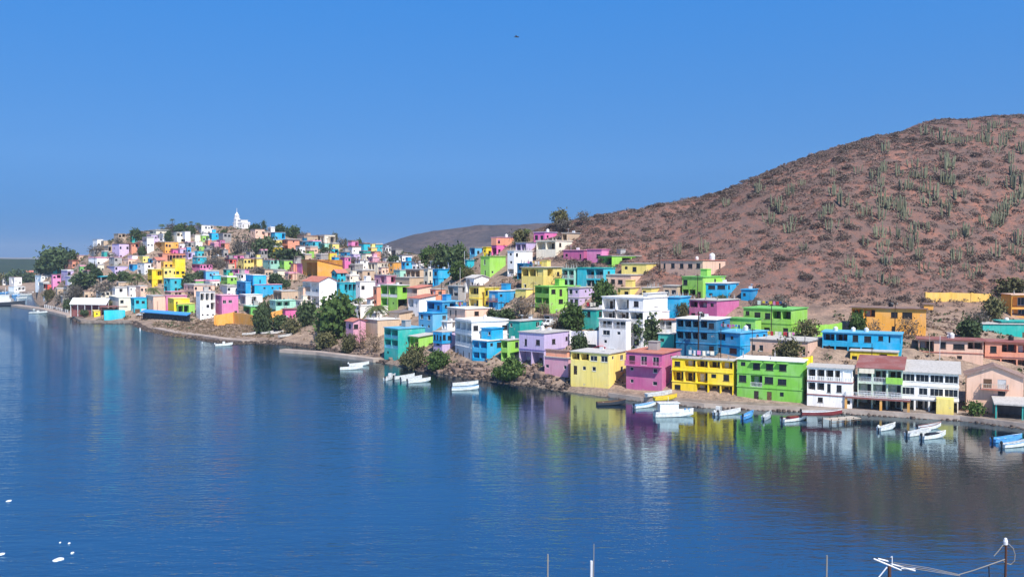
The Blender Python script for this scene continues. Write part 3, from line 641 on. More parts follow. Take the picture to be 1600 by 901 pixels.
H('two-level blue house above the salmon brick house', 676,685,704, 421,446, 'azure', 'w/O', '..s/OO.', rc='blue', base=5)
H('white house with rows of columns above the two-level blue house', 672,686,704, 408,424, 'white', 'OO', 'wO', rc='whiteslab', base=5)
H('small turquoise block beside the white colonnade house', 727,730,741, 407,424, 'turquoise', '.', '..', rc='turquoise', base=5)
H('white low wall house in front of the dark trees', 700,708,728, 409,420, 'white', 's', '..', rc='whiteslab', base=5)
H('tall lime green block with a shaded side above the rubble slope', 751,765,790, 401,434, 'lime', 't/t', '.../s..', rc='lime', base=6)
H('white tower house right of the tall lime block', 793,803,832, 392,432, 'white', 's/s/B', 'w../.../..B', rc='whiteslab', base=6)
H('deep blue corner house beneath the white tower house', 808,818,832, 412,438, 'deepblue', 'w/O', 'ww/..', rc='blue', base=6)
H('pink house with salmon upper floor on the skyline', 768,776,808, 371,399, 'hotpink', 's/O', 'w..s/ww.w', rc='rose', base=6, wings=[dict(px=(767.5,775.5,808.5, 371.5,383), dy=-.25, col='salmon', L='', R='w..s', roof='none')])
H('small yellow house left of the pink skyline house', 755,760,770, 386,401, 'yellow', 's', 'w', rc='straw', base=5)
H('pale blue shack left of the small yellow skyline house', 734,742,753, 387,402, 'sky', 'B', 'w', rc='slab', base=5)
H('lilac house with navy porch on the skyline', 806,822,839, 379,398, 'lilac', 'OO', '..', rc='slab', base=6)
H('hot pink house highest at the edge of the bare hill', 834,851,870, 363,379, 'hotpink', 'ww', 's.', rc='lilac', base=6)
H('tan unfinished house beside the hot pink house', 878,886,906, 364,380, 'tan', 'O', '..', rc='concrete', base=6)
H('cream house with a dark open porch below the hot pink house', 838,868,894, 376,403, 'cream', 'OO/..', 'w./..', rc='cream', base=6)
H('purple magenta cottage right of the cream porch house', 880,912,922, 391,409, 'magenta', 's.t', '', rc='rose', base=5)
H('bright pink cottage behind the lime porch house', 917,940,952, 390,409, 'pink', '.w', '.', rc='pink', base=5)
# ---- middle-left shore
H('long low stone-walled house with terracotta corner on the shore', 570,590,624, 500,522, 'tan', '....', '....', rc='whiteslab', base=4, Y=296)
H('small maroon brick house with terracotta roof by the shore', 540,552,571, 502,519, 'rose', 'w', 'w.', roof='gableR', rc='terracotta', pitch=.8, base=4, Y=296)
H('small white house behind the palms', 555,562,582, 478,499, 'white', 's/.', '../..', rc='whiteslab', base=4)
H('large white house with terracotta gable roof behind the dark green tree', 473,499,528, 440,481, 'white', 'RR/RR', '.../.w.', roof='gableR', rc='terracotta', pitch=2.0, base=5, rail='white', railstyle='wall')
H('peach tall annex left of the large white gable house', 466,474,484, 449,478, 'peach', 't/t', '../..', rc='slab', base=5)
H('bright turquoise house with dark upper openings', 526,531,557, 442,478, 'turquoise', 'B/.', 'BBBB/....', rc='turquoise', base=5)
H('white house joined right of the bright turquoise house', 556,563,586, 440,475, 'white', 's/s', 'w../...', rc='whiteslab', base=5)
H('large orange hall with sloping roofline in the middle of town', 471,496,556, 406,438, 'orange', 'dOO', '....', rc='terracotta', roof='shedR', pitch=3.2, base=5)
H('pink annex left of the large orange hall', 464,472,480, 412,428, 'pink', '.', '.', rc='rose', base=4)
H('long azure blue house with a square tower', 393,398,472, 445,470, 'azure', 'O/O', '..s.s.s/.......', rc='rose', base=5, wings=[dict(px=(384,396,416, 430,446), dy=.4, col='azure', L='ww', R='.t.', roof='flat', rc='whiteslab'), dict(px=(370,384,392, 441,466), dy=1, col='blue', L='ww/OO', R='', roof='flat', rc='sky', base=3)])
H('tan brick house with yellow base below the long azure house', 427,440,466, 455,475, 'tan', 'OO', 't..s', rc='slab', base=4, trim='yellow')
H('mint and lilac terrace house above the little magenta house', 421,431,464, 470,494, 'mint', 's/B', 'BB./wB.', rc='mint', base=4)
H('little magenta house with tall dark doorways near the shore trees', 441,446,467, 483,501, 'hotpink', 'd', 'dddw', rc='maroonroof', base=4, ov=.5)
H('pink two-storey house behind the orange shore wall', 335,347,372, 462,496, 'pink', 'w/.', 'ww./..w', rc='rose', base=4)
H('white balcony house right of the pink house behind the orange wall', 374,384,410, 461,482, 'white', 'B', 'BB.', rc='whiteslab', base=4)
H('green terrace house below the white balcony house', 380,392,413, 479,495, 'green', 'O', 'Ow', rc='mint', base=4)
H('white house with long window balcony left of the pink house', 306,313,336, 456,500, 'white', 's/s/s', 'OOO/dwO/sss', rc='slab', base=4, rail='white_metal')
wall_seg('shore_wall', 'long orange wall behind the flat shore field', [(336,509),(365,505),(402,511),(440,497)], [4.6,4.9,4.8,3.6], .4, 'orange')
H('yellow house with lime ground floor near the blue shed', 262,272,296, 467,494, 'yellow', 's/.', 's../...', rc='straw', base=3, wings=[dict(px=(271,278,304, 475,494.5), dy=-2, col='lime', L='.', R='BBd', roof='flat', rc='straw', base=2)])
H('pink house behind the yellow and lime house', 256,260,292, 462,486, 'pink', 's/.', '.../...', rc='rose', base=3)
H('wide peach house left of the pink and yellow houses', 228,240,260, 463,492, 'peach', 'ww/ww', '.../...', rc='slab', base=3)
H('turquoise awning shop next to the wide peach house', 204,210,229, 466,490, 'turquoise', 'O/D', 'ww/DD', rc='blue', base=3)
H('cream house with stepped gable left of the turquoise shop', 170,186,205, 465,489, 'cream', 'w./dw', 'w./..', rc='cream', base=3)

H('long grey-roofed stone house beside the hanging palm', 608,624,655, 489,508, 'tan', '..', '....', rc='darkslab', base=5, roof='shed', pitch=.8)
H('maroon-roofed hut under the white house joined to the turquoise one', 573,579,588, 467,480, 'white', '.', 's', rc='maroonroof', base=5, roof='shed', pitch=.6)
H('white column porch left of the house with stacked dark bays', 690,699,713, 503,524, 'white', 'OO/.', 'OO/.', rc='whiteslab', base=5)
H('white shed with a flat roof above the long stone-walled shore house', 572,588,622, 489,499, 'white', '..', '....', rc='whiteslab', base=4)
H('pale brick house behind the mint and lilac terrace house', 462,470,486, 470,488, 'cream', 'w/.', 'ww/..', rc='slab', base=4)
H('white low house under the turquoise house with dark openings', 526,534,560, 474,490, 'white', 's', 'w.s', rc='whiteslab', base=4)
H('grey concrete house below the green three-storey house', 850,870,898, 493,508, 'concrete', 'OO', 'OOO', rc='brownroof', base=5)
H('brown house shell right of the blue house on posts', 811,822,838, 480,498, 'tan', 'O.', 'O.', rc='darkslab', base=5)
H('yellow wall house at the right foot of the rubble slope', 805,822,846, 452,466, 'straw', '..', '...', rc='slab', base=5)
H('cream flat house between the yellow and the lime upper-right houses', 1036,1058,1070, 447,466, 'tan', 'ww', '.', rc='slab', base=5)
H('white house tucked behind the deep blue and white balcony houses', 985,1000,1022, 500,530, 'white', 'w/s', 'w./..', rc='whiteslab', base=5)
# ---- far hill on the left: x0 x1 ytop ybase colour roof | label
FAR = '''
84 97 417 427 teal flat|little teal cabin below the big dark tree on the far left slope
103 132 407 418 salmon terracotta|salmon house with orange roof bands right of the teal cabin
119 140 416 425 green flat|green house just below the salmon house at the far left slope
140 169 403 415 white flat|wide white house above the green one on the far left slope
146 162 414 424 cream flat|cream stilted house under the wide white far-left house
97 121 423 434 lilac flat|lilac house between the green house and the pink waterfront house
103 119 432 443 lilac flat|smaller pale lilac house directly below the larger lilac house at the far left
115 139 399 408 tan flat|tan house with open roof deck right of the big dark tree
147 161 374 385 white flat|white house alone on the left shoulder of the far hill
159 168 376 385 tan flat|tan little house touching the white hill-shoulder house
160 169 393 401 teal flat|small teal house amid grey roofs on the left flank of the far hill
168 177 395 402 white flat|low white house right of the small teal flank house
177 201 381 402 lilac flat|tall lilac house on the upper left of the far hill
200 217 380 396 salmon terracotta|salmon house against the right side of the tall lilac house
202 214 369 379 teal flat|teal house near the round tree on the upper far hill
224 240 371 395 white flat|narrow white stepped house left of the orange far-hill house
231 250 367 381 lilac flat|pale lilac house under the big cream-white hilltop block
236 263 359 375 cream whiteslab|big cream-white block with white roof slab on the far hilltop
244 278 378 397 orange flat|large orange house high on the far hill
262 284 390 398 hotpink flat|hot pink strip house under the large orange far-hill house
230 291 396 412 salmon colonnade|long salmon colonnade building across the middle of the far hill
217 232 400 411 straw flat|small straw yellow house left of the salmon colonnade
201 216 399 406 white flat|low white house in front of the tall lilac house
192 215 405 413 peach flat|peach bungalow below the low white house
229 241 404 412 blue flat|small blue house under the left end of the salmon colonnade
240 257 406 422 peach gable|peach gabled house left of the big yellow stepped house
203 218 413 422 blue flat|blue cube house left of the white house with many windows
216 240 411 428 white flat|white house with many windows beside the peach gabled house
168 199 416 429 lilac flat|broad grey-lilac house in the lower left of the far hill
269 287 363 378 cream flat|cream house with dark windows below the hilltop grove
286 297 362 380 white flat|plain white block right of the cream grove house
296 323 367 376 cream flat|long cream terrace wall house beneath the white hilltop house
306 333 352 365 white flat|white hilltop house with square raised block left of the church
327 341 364 374 azure flat|azure house under the white hilltop house
312 326 368 377 lime flat|lime green house left of the azure hilltop house
342 361 364 378 concrete flat|grey house with white edging left below the church
322 330 375 384 salmon flat|tiny salmon cube house under the lime hilltop house
340 351 375 389 magenta flat|magenta house left of the grey trees below the church
347 358 380 395 salmon flat|salmon house against the magenta house below the church
288 298 386 396 blue flat|dark blue cube house in the middle of the lilac houses
277 288 383 392 white flat|small white house left of the dark blue cube
307 319 385 394 lime flat|low lime house above the turquoise one in mid far hill
304 320 392 402 turquoise flat|turquoise house below the low lime house
276 290 389 401 lilac flat|lilac house below the small white house at the orange house corner
289 305 394 404 lilac flat|lilac house below the dark blue cube
320 346 390 402 tan flat|tan flat-roofed house right of the turquoise mid-hill house
302 322 402 416 turquoise flat|second turquoise house above the pink roofed house
301 331 413 427 pink flat|broad pink house beside the dark round bush
393 413 358 376 peach flat|peach house right of the church with a pointed tree behind
411 422 363 376 peach flat|narrow peach house touching the blue ridge house
420 429 356 366 white flat|small white house behind the blue ridge house
421 445 363 375 azure flat|azure house with white roof on the ridge right of the church
400 412 373 382 straw flat|small pale yellow house under the peach church-side house
419 440 375 390 straw flat|pale yellow house below the azure ridge house
423 441 386 404 yellow flat|bright yellow wall house right of the big dark tree
438 467 374 389 salmon whiteslab|salmon house with thick white roof on the right ridge
466 496 369 379 tan flat|long tan house on the right part of the far ridge
469 482 377 387 deepblue flat|dark blue porch house left of the turquoise ridge house
463 476 385 396 white flat|white house with dark opening below the salmon white-roofed house
352 368 405 420 red flat|red house below the grey trees in mid far hill
355 390 399 408 pink flat|long pink house behind the red house
373 396 404 421 straw flat|straw yellow house right of the red house
397 409 404 416 straw flat|narrow straw house right of the larger straw house
402 417 391 407 concrete flat|grey arched chapel-like house under the big dark tree
373 387 378 394 concrete flat|grey stepped house hidden in trees below the church
480 501 377 388 turquoise flat|turquoise house on the right of the far ridge
496 523 367 382 cream ruin|pale unfinished house with open frames on the far ridge
501 518 380 391 mint flat|mint house below the pale unfinished ridge house
515 529 381 391 straw flat|pale lime-yellow house right of the mint ridge house
478 496 386 396 peach flat|peach house under the turquoise ridge house
480 490 392 402 lime flat|lime little house below the peach one above the orange hall
511 528 389 398 turquoise flat|blue-turquoise house above the yellow one over the orange hall
509 525 395 406 yellow flat|yellow house just above the roof of the orange hall
519 529 402 414 azure flat|bright azure cube at the back of the orange hall
533 546 394 404 blue flat|blue house with white edge right of the yellow one
533 547 402 418 hotpink flat|hot pink house behind the right end of the orange hall
545 559 377 388 pink flat|pink house on the descending right ridge
562 577 381 391 turquoise flat|turquoise house on the ridge right of the pink one
583 597 382 393 turquoise flat|turquoise house at the right end of the far ridge
545 563 386 397 white flat|grey-white house under the pink ridge house
576 588 387 397 straw flat|straw house between the two turquoise ridge-end houses
581 594 393 404 salmon flat|salmon house below the straw ridge-end house
598 610 386 401 white flat|white tower house at the far ridge end
562 578 392 403 teal flat|dark teal house below the turquoise ridge houses
576 592 402 412 rose flat|dusty rose house below the salmon ridge-end house
608 628 410 424 orange flat|orange house with small dark windows near the saddle
628 646 409 423 azure flat|azure house right of the orange saddle house
645 661 411 423 white flat|white house right of the azure saddle house
556 576 407 420 white flat|white house with railings right of the hot pink house
576 609 410 424 cream colonnade|cream house with many columns left of the orange saddle house
621 643 399 411 white flat|white house above the azure saddle house
599 612 403 412 white flat|small white house under the white tower house
36 51 425 436 salmon gable|salmon gabled house on the low far-left point
49 58 427 437 orange flat|orange little house right of the salmon gabled house
56 79 431 444 white flat|white house with dark balconies left of the pink waterfront house
77 94 429 451 pink flat|tall pink house at the far left waterfront
71 79 444 452 red flat|tiny red shop at the foot of the tall pink waterfront house
15 33 433 445 white flat|white arched boathouse at the far left edge
0 14 434 444 white flat|white low house cut by the left edge of the view
14 38 448 454 white flat|long low white shed by the far left water
171 197 450 467 white flat|white house with dark porch behind the white tarp roof
196 217 448 466 white flat|white house with grey shutters left of the peach tower
213 229 447 468 peach flat|peach tower house with chimney above the turquoise shop
171 208 441 449 tan flat|long tan wall house above the white porch houses
257 287 435 456 turquoise flat|turquoise house in front of the big yellow stepped house
312 341 424 443 sky flat|sky blue house with white awnings in the lower far hill
288 334 446 462 peach flat|long peach and pink house behind the pink shore house
318 342 439 448 white flat|white canvas-roofed house below the sky blue one
361 388 421 434 pink flat|pink house with teal corner above the tall azure tower
350 362 421 434 teal flat|teal corner house left of the pink one above the azure tower
346 369 433 447 lime flat|lime house with brown lower wall left of the azure tower
368 389 428 443 white flat|pale concrete house between the lime house and the azure tower
344 378 448 463 white flat|white house with arched sign wall above the pink shore house
412 438 406 422 mint flat|mint balcony house left of the lime block above the azure house
436 456 407 422 lime flat|lime block house left of the pink annex
100 116 447 458 concrete flat|grey house in front of the lilac houses at the far left
180 196 365 378 tan flat|brown shack left of the teal house on the upper hill
140 160 388 398 maroon flat|maroon-walled house on the left flank under the hill-shoulder house
216 228 386 398 rose flat|dusty rose house between the salmon and white stepped houses
330 345 380 390 rose flat|rose house left of the magenta house below the church
444 462 392 404 tan flat|tan house under the white house with a dark opening
495 512 398 409 concrete flat|grey concrete house left of the yellow one above the orange hall
548 562 397 408 lilac flat|lilac house under the grey-white ridge house
592 606 418 430 peach flat|peach house under the columned cream house
556 584 423 440 tan flat|tan framed house right of the orange hall
250 262 366 378 white flat|small white house right of the cream-white hilltop block
455 466 412 424 salmon flat|small salmon house right of the lime block house
405 428 421 432 tan flat|tan house above the azure tower roof
62 76 442 453 concrete flat|grey shack behind the small boats on the far-left shore
84 101 451 462 tan flat|tan shack under the tall pink waterfront house
164 179 384 394 tan flat|tan shack between the hill-shoulder house and the tall lilac house
142 156 390 399 concrete flat|grey shack under the white hill-shoulder house
172 190 402 415 concrete flat|grey flat-roofed house under the tall lilac house
216 229 377 387 cream flat|cream house between the upper teal and white stepped houses
290 303 378 388 concrete flat|grey house right of the large orange far-hill house
301 316 378 388 cream flat|cream house under the lime hilltop house
318 331 385 395 concrete flat|grey house under the tiny salmon cube house
333 346 400 411 tan flat|tan house in front of the brownish tree by the red house
345 356 390 401 concrete flat|grey house with dark openings below the salmon and magenta pair
410 428 432 443 peach flat|peach house just above the roof of the long azure house
428 446 423 434 cream flat|cream house under the mint balcony house
446 463 427 439 peach flat|peach house beside the dark tree left of the orange hall
328 345 430 441 turquoise flat|turquoise roofed house overlapping the sky blue one
300 317 439 449 green flat|green house at the foot of the dark trees right of the yellow stepped house
258 288 456 465 tan flat|tan garden house under the turquoise house with the yellow one behind
519 541 426 440 turquoise gable|small turquoise gabled house in front of the orange hall
541 560 431 446 cream flat|cream house at the right foot of the orange hall
548 566 414 426 concrete flat|dark grey house between the white railing house and the orange hall
470 486 398 409 tan flat|tan house left above the orange hall
454 470 402 414 concrete flat|grey house below the tan house with the white one above
106 122 436 446 white flat|white house under the smaller pale lilac far-left house
386 400 393 404 concrete flat|grey house amid the trees right of the red house
352 366 412 423 tan flat|tan house just below the red house
232 246 421 431 cream flat|cream house at the foot of the white house with many windows
184 200 425 436 tan flat|tan house in front of the broad grey-lilac house
131 146 423 433 concrete flat|grey house under the white far-left house with flat roof
566 582 396 406 cream flat|cream house squeezed between the dark teal and salmon ridge houses
612 628 390 402 concrete flat|grey house beside the pointed tree near the ridge tower house
'''
FR = random.Random(5)
for ln in FAR.strip().split('\n'):
    d, lab = ln.split('|'); x0, x1, yt, yb, col, rf = d.split(); x0, x1, yt, yb = map(float, (x0, x1, yt, yb))
    x0 -= .8; x1 += 1.4; yb += 2
    w = x1-x0; xc = x0+w*(.3+.12*FR.random()); hpx = yb-yt
    nf = max(1, min(3, round(hpx/9.5))); nl = max(1, round((xc-x0)/5.5)); nr = max(1, round((x1-xc)/5.5))
    pick = lambda n, pool: ''.join(FR.choice(pool) for _ in range(n))
    L = '/'.join(pick(nl, 'wwsB.' if i < nf-1 or nf == 1 else 'wd.O') for i in range(nf)); Rr = '/'.join(pick(nr, 'wws..B' if i < nf-1 or nf == 1 else 'wd..s') for i in range(nf))
    kw = dict(roof='flat', rc=FR.choice(['slab', 'slab', 'whiteslab', 'rose', 'brownroof', 'darkslab']))
    if rf == 'gable': kw = dict(roof='gableL', rc='terracotta', pitch=1.5)
    elif rf == 'terracotta': kw['rc'] = 'terracotta'; kw['ov'] = .6
    elif rf == 'whiteslab': kw['rc'] = 'whiteslab'; kw['ov'] = .7
    elif rf == 'colonnade': L = 'O'*max(1, nl); Rr = 'O'*max(2, int(nr*1.0)); kw['rc'] = 'terracotta'
    elif rf == 'ruin': L = 'O'*nl; Rr = 'BO'*max(1, nr//2); kw['rc'] = 'slab'
    elif FR.random() < .3: kw['par'] = .5
    house(lab, x0, xc, x1, yt, yb, col, L, Rr, th=float(np.interp(xc, [0, 200, 420, 620], [50, 52, 55, 48]))+FR.uniform(-9, 9), base=5, **kw)
# the big stepped yellow house
house('big yellow stepped house with veranda in the lower far hill', 231, 238, 254, 421, 449, 'yellow', 'B/O', 'BB/OO', rc='straw', base=5, wings=[
    dict(px=(252,256,277, 418,446), dy=3, col='straw', L='w/w', R='wsw/w.w', roof='flat', rc='straw', base=5),
    dict(px=(270,274,290, 404,446), dy=6, col='yellow', L='s/s/w', R='../ww/ss', roof='flat', rc='straw', base=5),
    dict(px=(252,256,272, 409,420), dy=9, col='orange', L='w', R='ww', roof='flat', rc='straw', base=5)])
# the white church
def church():
    C = ground(366, 357); th = R_(40); root = empty('church', C, -th); tag(root, 'white church with a tall pointed bell tower on the far hilltop', 'church')
    C0 = at(366, 357, C.y); root.location = C0
    volume(root, (4.2, 3, 0), 10.2, 6, 3.6, 'white', 't.t', 't.t', roof='flat', rc='white', base=6, frame='dark_frame', par=.5); volume(root, (3.0, 3.1, 3.8), 4.6, 5, 1.7, 'white', '.s.', '.', roof='flat', rc='white', base=0, frame='dark_frame')
    volume(root, (5.5, -1.4, -4.2), 10.5, 4, 4.0, 'white', 'KKd', 'w.', roof='flat', rc='whiteslab', base=6, frame='dark_frame')
    g = MB(); s = 1.35; x, y = -2.4, 3.6
    g.box(x-s, y-s, -2, x+s, y+s, 6.1); g.box(x-s-.2, y-s-.2, 6.103, x+s+.2, y+s+.2, 6.4)
    r = 1.2
    for k in range(8):
        t = k*math.pi/4+math.pi/8; px_, py_ = x+r*math.cos(t), y+r*math.sin(t); g.box(px_-.24, py_-.24, 6.403, px_+.24, py_+.24, 8.4)
    g.lathe([(.7, 6.405), (.7, 8.4)], x, y, 8); g.lathe([(1.6, 8.4), (1.6, 8.7), (1.3, 8.75), (1.1, 9.4), (.6, 10.1), (.18, 10.6), (.08, 12.2), (0, 12.25)], x, y, 12)
    g.build('bell_tower', MATS['white'], root)
    for sx in (0, 1):
        link('window', win_mesh(.7, 1.7, 'dark_frame'), root, (x, y-s-.06, 3.4) if not sx else (x+s+.06, y, 3.4), (0, 0, sx*math.pi/2))
    g = MB(); g.box(x-.07, y-.07, 12.2, x+.07, y+.07, 13.4); g.box(x-.42, y-.06, 12.8, x+.42, y+.06, 12.94); g.build('cross', MATS['white'], root)
church()
# waterfront sheds at the left point
def shed(name, label, x0, xc, x1, yt, yb, rmat, pmat, wmat=None, th=50, Y=None, rt=.25, cat='shelter', curve=False, back=True, depth=6, rise=0.):
    th = R_(th); C = ground(xc, yb) if Y is None else at(xc, yb, Y); a, b = spans(C, x0, xc, x1, th, depth); h = at(xc, yt, C.y).z-C.z
    root = empty(name, C, -th); tag(root, label, cat)
    g = MB()
    if curve:
        n = 10; pts = [(-a*.5+(a*.5+.4)*math.cos(math.pi*(1-i/n)), h-curve+curve*math.sin(math.pi*i/n)) for i in range(n+1)]
        for (xa, za), (xb, zb) in zip(pts[:-1], pts[1:]):
            for dz in (0, .1): g.quad((xa, -.4, za+dz), (xb, -.4, zb+dz), (xb, b+.4, zb+dz), (xa, b+.4, za+dz))
            g.quad((xa, -.4, za), (xb, -.4, zb), (xb, -.4, zb+.1), (xa, -.4, za+.1))
    else:
        for dz in (0, rt): g.quad((-a-.4, -.4, h-rt+dz), (.4, -.4, h-rt+dz), (.4, b+.4, h-rt+dz+rise), (-a-.4, b+.4, h-rt+dz+rise))
        g.quad((-a-.4, -.4, h-rt), (.4, -.4, h-rt), (.4, -.4, h), (-a-.4, -.4, h)); g.quad((.4, -.4, h-rt), (.4, b+.4, h-rt+rise), (.4, b+.4, h+rise), (.4, -.4, h))
        g.quad((-a-.4, -.4, h-rt), (-a-.4, b+.4, h-rt+rise), (-a-.4, b+.4, h+rise), (-a-.4, -.4, h)); g.quad((-a-.4, b+.4, h-rt+rise), (.4, b+.4, h-rt+rise), (.4, b+.4, h+rise), (-a-.4, b+.4, h+rise))
    g.build('roof', MATS[rmat], root)
    hp = h-rt-.01 if not curve else h-curve
    nx, ny = max(1, int(a/4)), max(1, int(b/4))
    for i in range(nx+1):
        for j in range(ny+1):
            if (i in (0, nx)) or (j in (0, ny)):
                x, y = -a*i/nx, b*j/ny; p = MB(); p.box(x-.12, y-.12, -2, x+.12, y+.12, hp+rise*j/ny); p.build('post', MATS[pmat], root)
    if wmat:
        w = MB(); w.box(-a+.2, b-.3, -2, -.2, b-.14, hp+rise*.9); w.box(-a+.15, .35, -2, -a+.28, b-.35, hp*.8); w.build('wall', MATS[wmat], root)
    return root
shed('market_shelter', 'long white tarpaulin roof on posts at the left waterfront', 110, 166, 169, 475, 489, 'tarp', 'white_metal', 'maroon', th=14, rise=2.9, rt=.4, depth=9)
shed('market_roof', 'maroon edged open shelter behind the teal kiosk at the left point', 150, 158, 197, 479, 494, 'maroonroof', 'maroon', 'tan', th=60, rt=.3)
shed('boat_shed', 'long low shed with bright blue roof on the flat field edge', 205, 292, 296, 492, 504, 'tarpblue', 'hull_dark', 'hull_dark', th=40, rise=1.0, rt=.35, depth=5)
house('teal waterfront kiosk on the left stone point', 157, 163, 195, 486, 502, 'turquoise', '.', '...', rc='turquoise', th=64, base=2, roof='none', name='kiosk', cat='kiosk')
house('small yellow cabin left of the teal waterfront kiosk', 143, 147, 156, 486, 496, 'yellow', '.', 's', rc='straw', th=60, base=2, name='cabin', cat='cabin')
shed('canopy', 'teal fabric canopy roof among trees in the lower left hill', 149, 158, 176, 432, 442, 'turquoise', 'white_metal', None, th=50, rise=.6)
shed('pavilion', 'turquoise-posted open pavilion with grey roof at the right end of the quay', 1560, 1640, 1680, 634, 664, 'slab', 'teal', 'darkslab', th=24, Y=168, rise=.6, rt=.3)
shed('porch_roof', 'dark open lean-to roof right of the white balcony villa wall', 985, 1010, 1046, 548, 562, 'slab', 'white_metal', 'darkslab', th=30, rt=.2, depth=5)
wall_seg('garden_wall', 'amber yellow brick wall standing alone on the bare hill', [(1447,471),(1485,472),(1518,473),(1546,472)], [2.4,2.6,2.6,2.2], .35, 'amber')
wall_seg('terrace_wall', 'lime painted garden wall stepping down beside the large lime house', [(1262,528),(1290,524),(1313,517)], [3.2,2.6,2.], .35, 'lime')
wall_seg('parapet_wall', 'yellow concrete wall segment on the roof edge of the big lime house', [(1247,570,193),(1268,566,193)], [1.3,1.3], .25, 'yellow', base=1.5)

house('grey tin-roofed shed beside the long white tarpaulin roof', 92,98,114, 463,477, 'concrete', 'D', 'sD', rc='slab', base=3, name='shed', cat='shed')
house('low white boat shed behind the low pier', 66,70,88, 462,472, 'white', '.', 'DD', rc='darkslab', base=3, name='shed', cat='shed')
house('brown shack under the grey-green tree at the left point', 126,132,146, 455,468, 'tan', 'w', 'ws', rc='brownroof', base=3)
house('cream building with a dark doorway behind the white tarpaulin roof', 150,158,172, 456,470, 'cream', 'w/d', 'ww/.D', rc='slab', base=3)
house('grey house on the low slope above the pier', 104,110,124, 458,470, 'concrete', 'w', 'ws', rc='slab', base=3)
def fence(label, pxs, h, mt, n):
    P = [ground(*q) for q in pxs]; c = P[0].copy(); root = empty('fence', c); tag(root, label, 'fence')
    for i in range(n+1):
        t = i/n*(len(P)-1); k = min(int(t), len(P)-2); p = P[k]+(P[k+1]-P[k])*(t-k)-c; g = MB(); g.box(p.x-.16, p.y-.16, -1, p.x+.16, p.y+.16, p.z+h); g.build('post', MATS[mt], root)
    for a, b in zip(P[:-1], P[1:]):
        for z in (.4, .85): g = MB(); g.tube([a-c+Vector((0,0,h*z)), b-c+Vector((0,0,h*z))], .09, 5); g.build('rail', MATS[mt], root)
fence('white post and rail fence along the shore behind the low pier', [(70,481),(88,485),(106,490)], 2.2, 'white_metal', 12)
# ------------------------------------------------------------------ quay, jetties, rocks
def shore_pts(lo, hi, step=3.):
    """points along the waterline between two photo columns, with the inland normal"""
    pts = [Vector((p[0], p[1])) for (w, p) in zip(WL, SHORE) if lo <= w[0] <= hi]; out = []
    for a, b in zip(pts[:-1], pts[1:]):
        n = max(1, int((b-a).length/step)); d = (b-a).normalized(); nn = Vector((d.y, -d.x))
        for i in range(n): out.append((a+(b-a)*(i/n), nn))
    out.append((pts[-1], nn)); return out
def strip(name, pts, z, wid, mt, edge=.0, drop=-1.2, kind='structure'):
    g = MB(); P = []
    for i, (p, n) in enumerate(pts):
        m_ = sum((pts[k][1] for k in range(max(0, i-2), min(len(pts), i+3))), Vector((0, 0))).normalized()
        P.append((p+m_*edge, p+m_*(edge+wid)))
    for (a, b), (c, d) in zip(P[:-1], P[1:]):
        g.quad((a.x, a.y, z), (b.x, b.y, z), (d.x, d.y, z), (c.x, c.y, z)); g.quad((a.x, a.y, drop), (a.x, a.y, z), (c.x, c.y, z), (c.x, c.y, drop))
        g.quad((b.x, b.y, drop), (b.x, b.y, z), (d.x, d.y, z), (d.x, d.y, drop))
    for (a, b) in (P[0], P[-1]): g.quad((a.x, a.y, drop), (b.x, b.y, drop), (b.x, b.y, z), (a.x, a.y, z))
    o = g.build(name, MATS[mt]); tag(o, kind=kind); return o
qp = shore_pts(905, 1770)
strip('quay', qp, .85, 5.5, 'quay', edge=.25); strip('quay_kerb', qp, .98, .4, 'path', edge=.1)
strip('stone_point', shore_pts(110, 206), 1.3, 9, 'quay', edge=.4)
strip('shore_path', shore_pts(212, 432), 1.12, 3.6, 'path', edge=3.2, drop=-.5)
def path_strip(name, pxs, z, wid, mt, label=None, cat=None, kind=None):
    pp = [onwater(*q, z) for q in pxs]; g = MB(); c = pp[0]
    for a, b in zip(pp[:-1], pp[1:]):
        d = (b-a).xy.normalized(); n = Vector((-d.y, d.x))*wid/2
        q = [Vector((v.x, v.y))-Vector((c.x, c.y)) for v in (a, b)]; A = [q[0]+n, q[0]-n, q[1]-n, q[1]+n]
        g.quad(*[(v.x, v.y, 0) for v in A])
        for i in range(4): v, w_ = A[i], A[(i+1) % 4]; g.quad((v.x, v.y, -z-1), (w_.x, w_.y, -z-1), (w_.x, w_.y, 0), (v.x, v.y, 0))
    root = empty(name, (c.x, c.y, z)) if label else None
    o = g.build('deck' if label else name, MATS[mt], root, (0, 0, 0) if label else (c.x, c.y, z))
    if label: tag(root, label, cat)
    else: tag(o, kind=kind)
    return root or o
path_strip('pier', [(112,492),(70,482),(24,475.5)], 1.2, 5, 'path', 'long low concrete pier leading left to the moored ferry', 'pier')
path_strip('jetty', [(442,545),(500,549),(560,556),(590,560)], 1.0, 3.2, 'path', 'low stone jetty running along the beach in front of the green tree', 'jetty')
def rock_verts(n, r, rng, c, sq=.6):
    base = np.array([(-1,-1,-1),(1,-1,-1),(1,1,-1),(-1,1,-1),(-1,-1,1),(1,-1,1),(1,1,1),(-1,1,1)], float)*.62
    v = base+rng.uniform(-.28, .28, base.shape); v *= np.array([r, r*rng.uniform(.6, 1), r*sq]); t = rng.uniform(0, 6.28)
    R = np.array([[math.cos(t), -math.sin(t), 0], [math.sin(t), math.cos(t), 0], [0, 0, 1]]); return v@R.T + c
RF = np.array([(0,3,2,1),(4,5,6,7),(0,1,5,4),(1,2,6,5),(2,3,7,6),(3,0,4,7)])
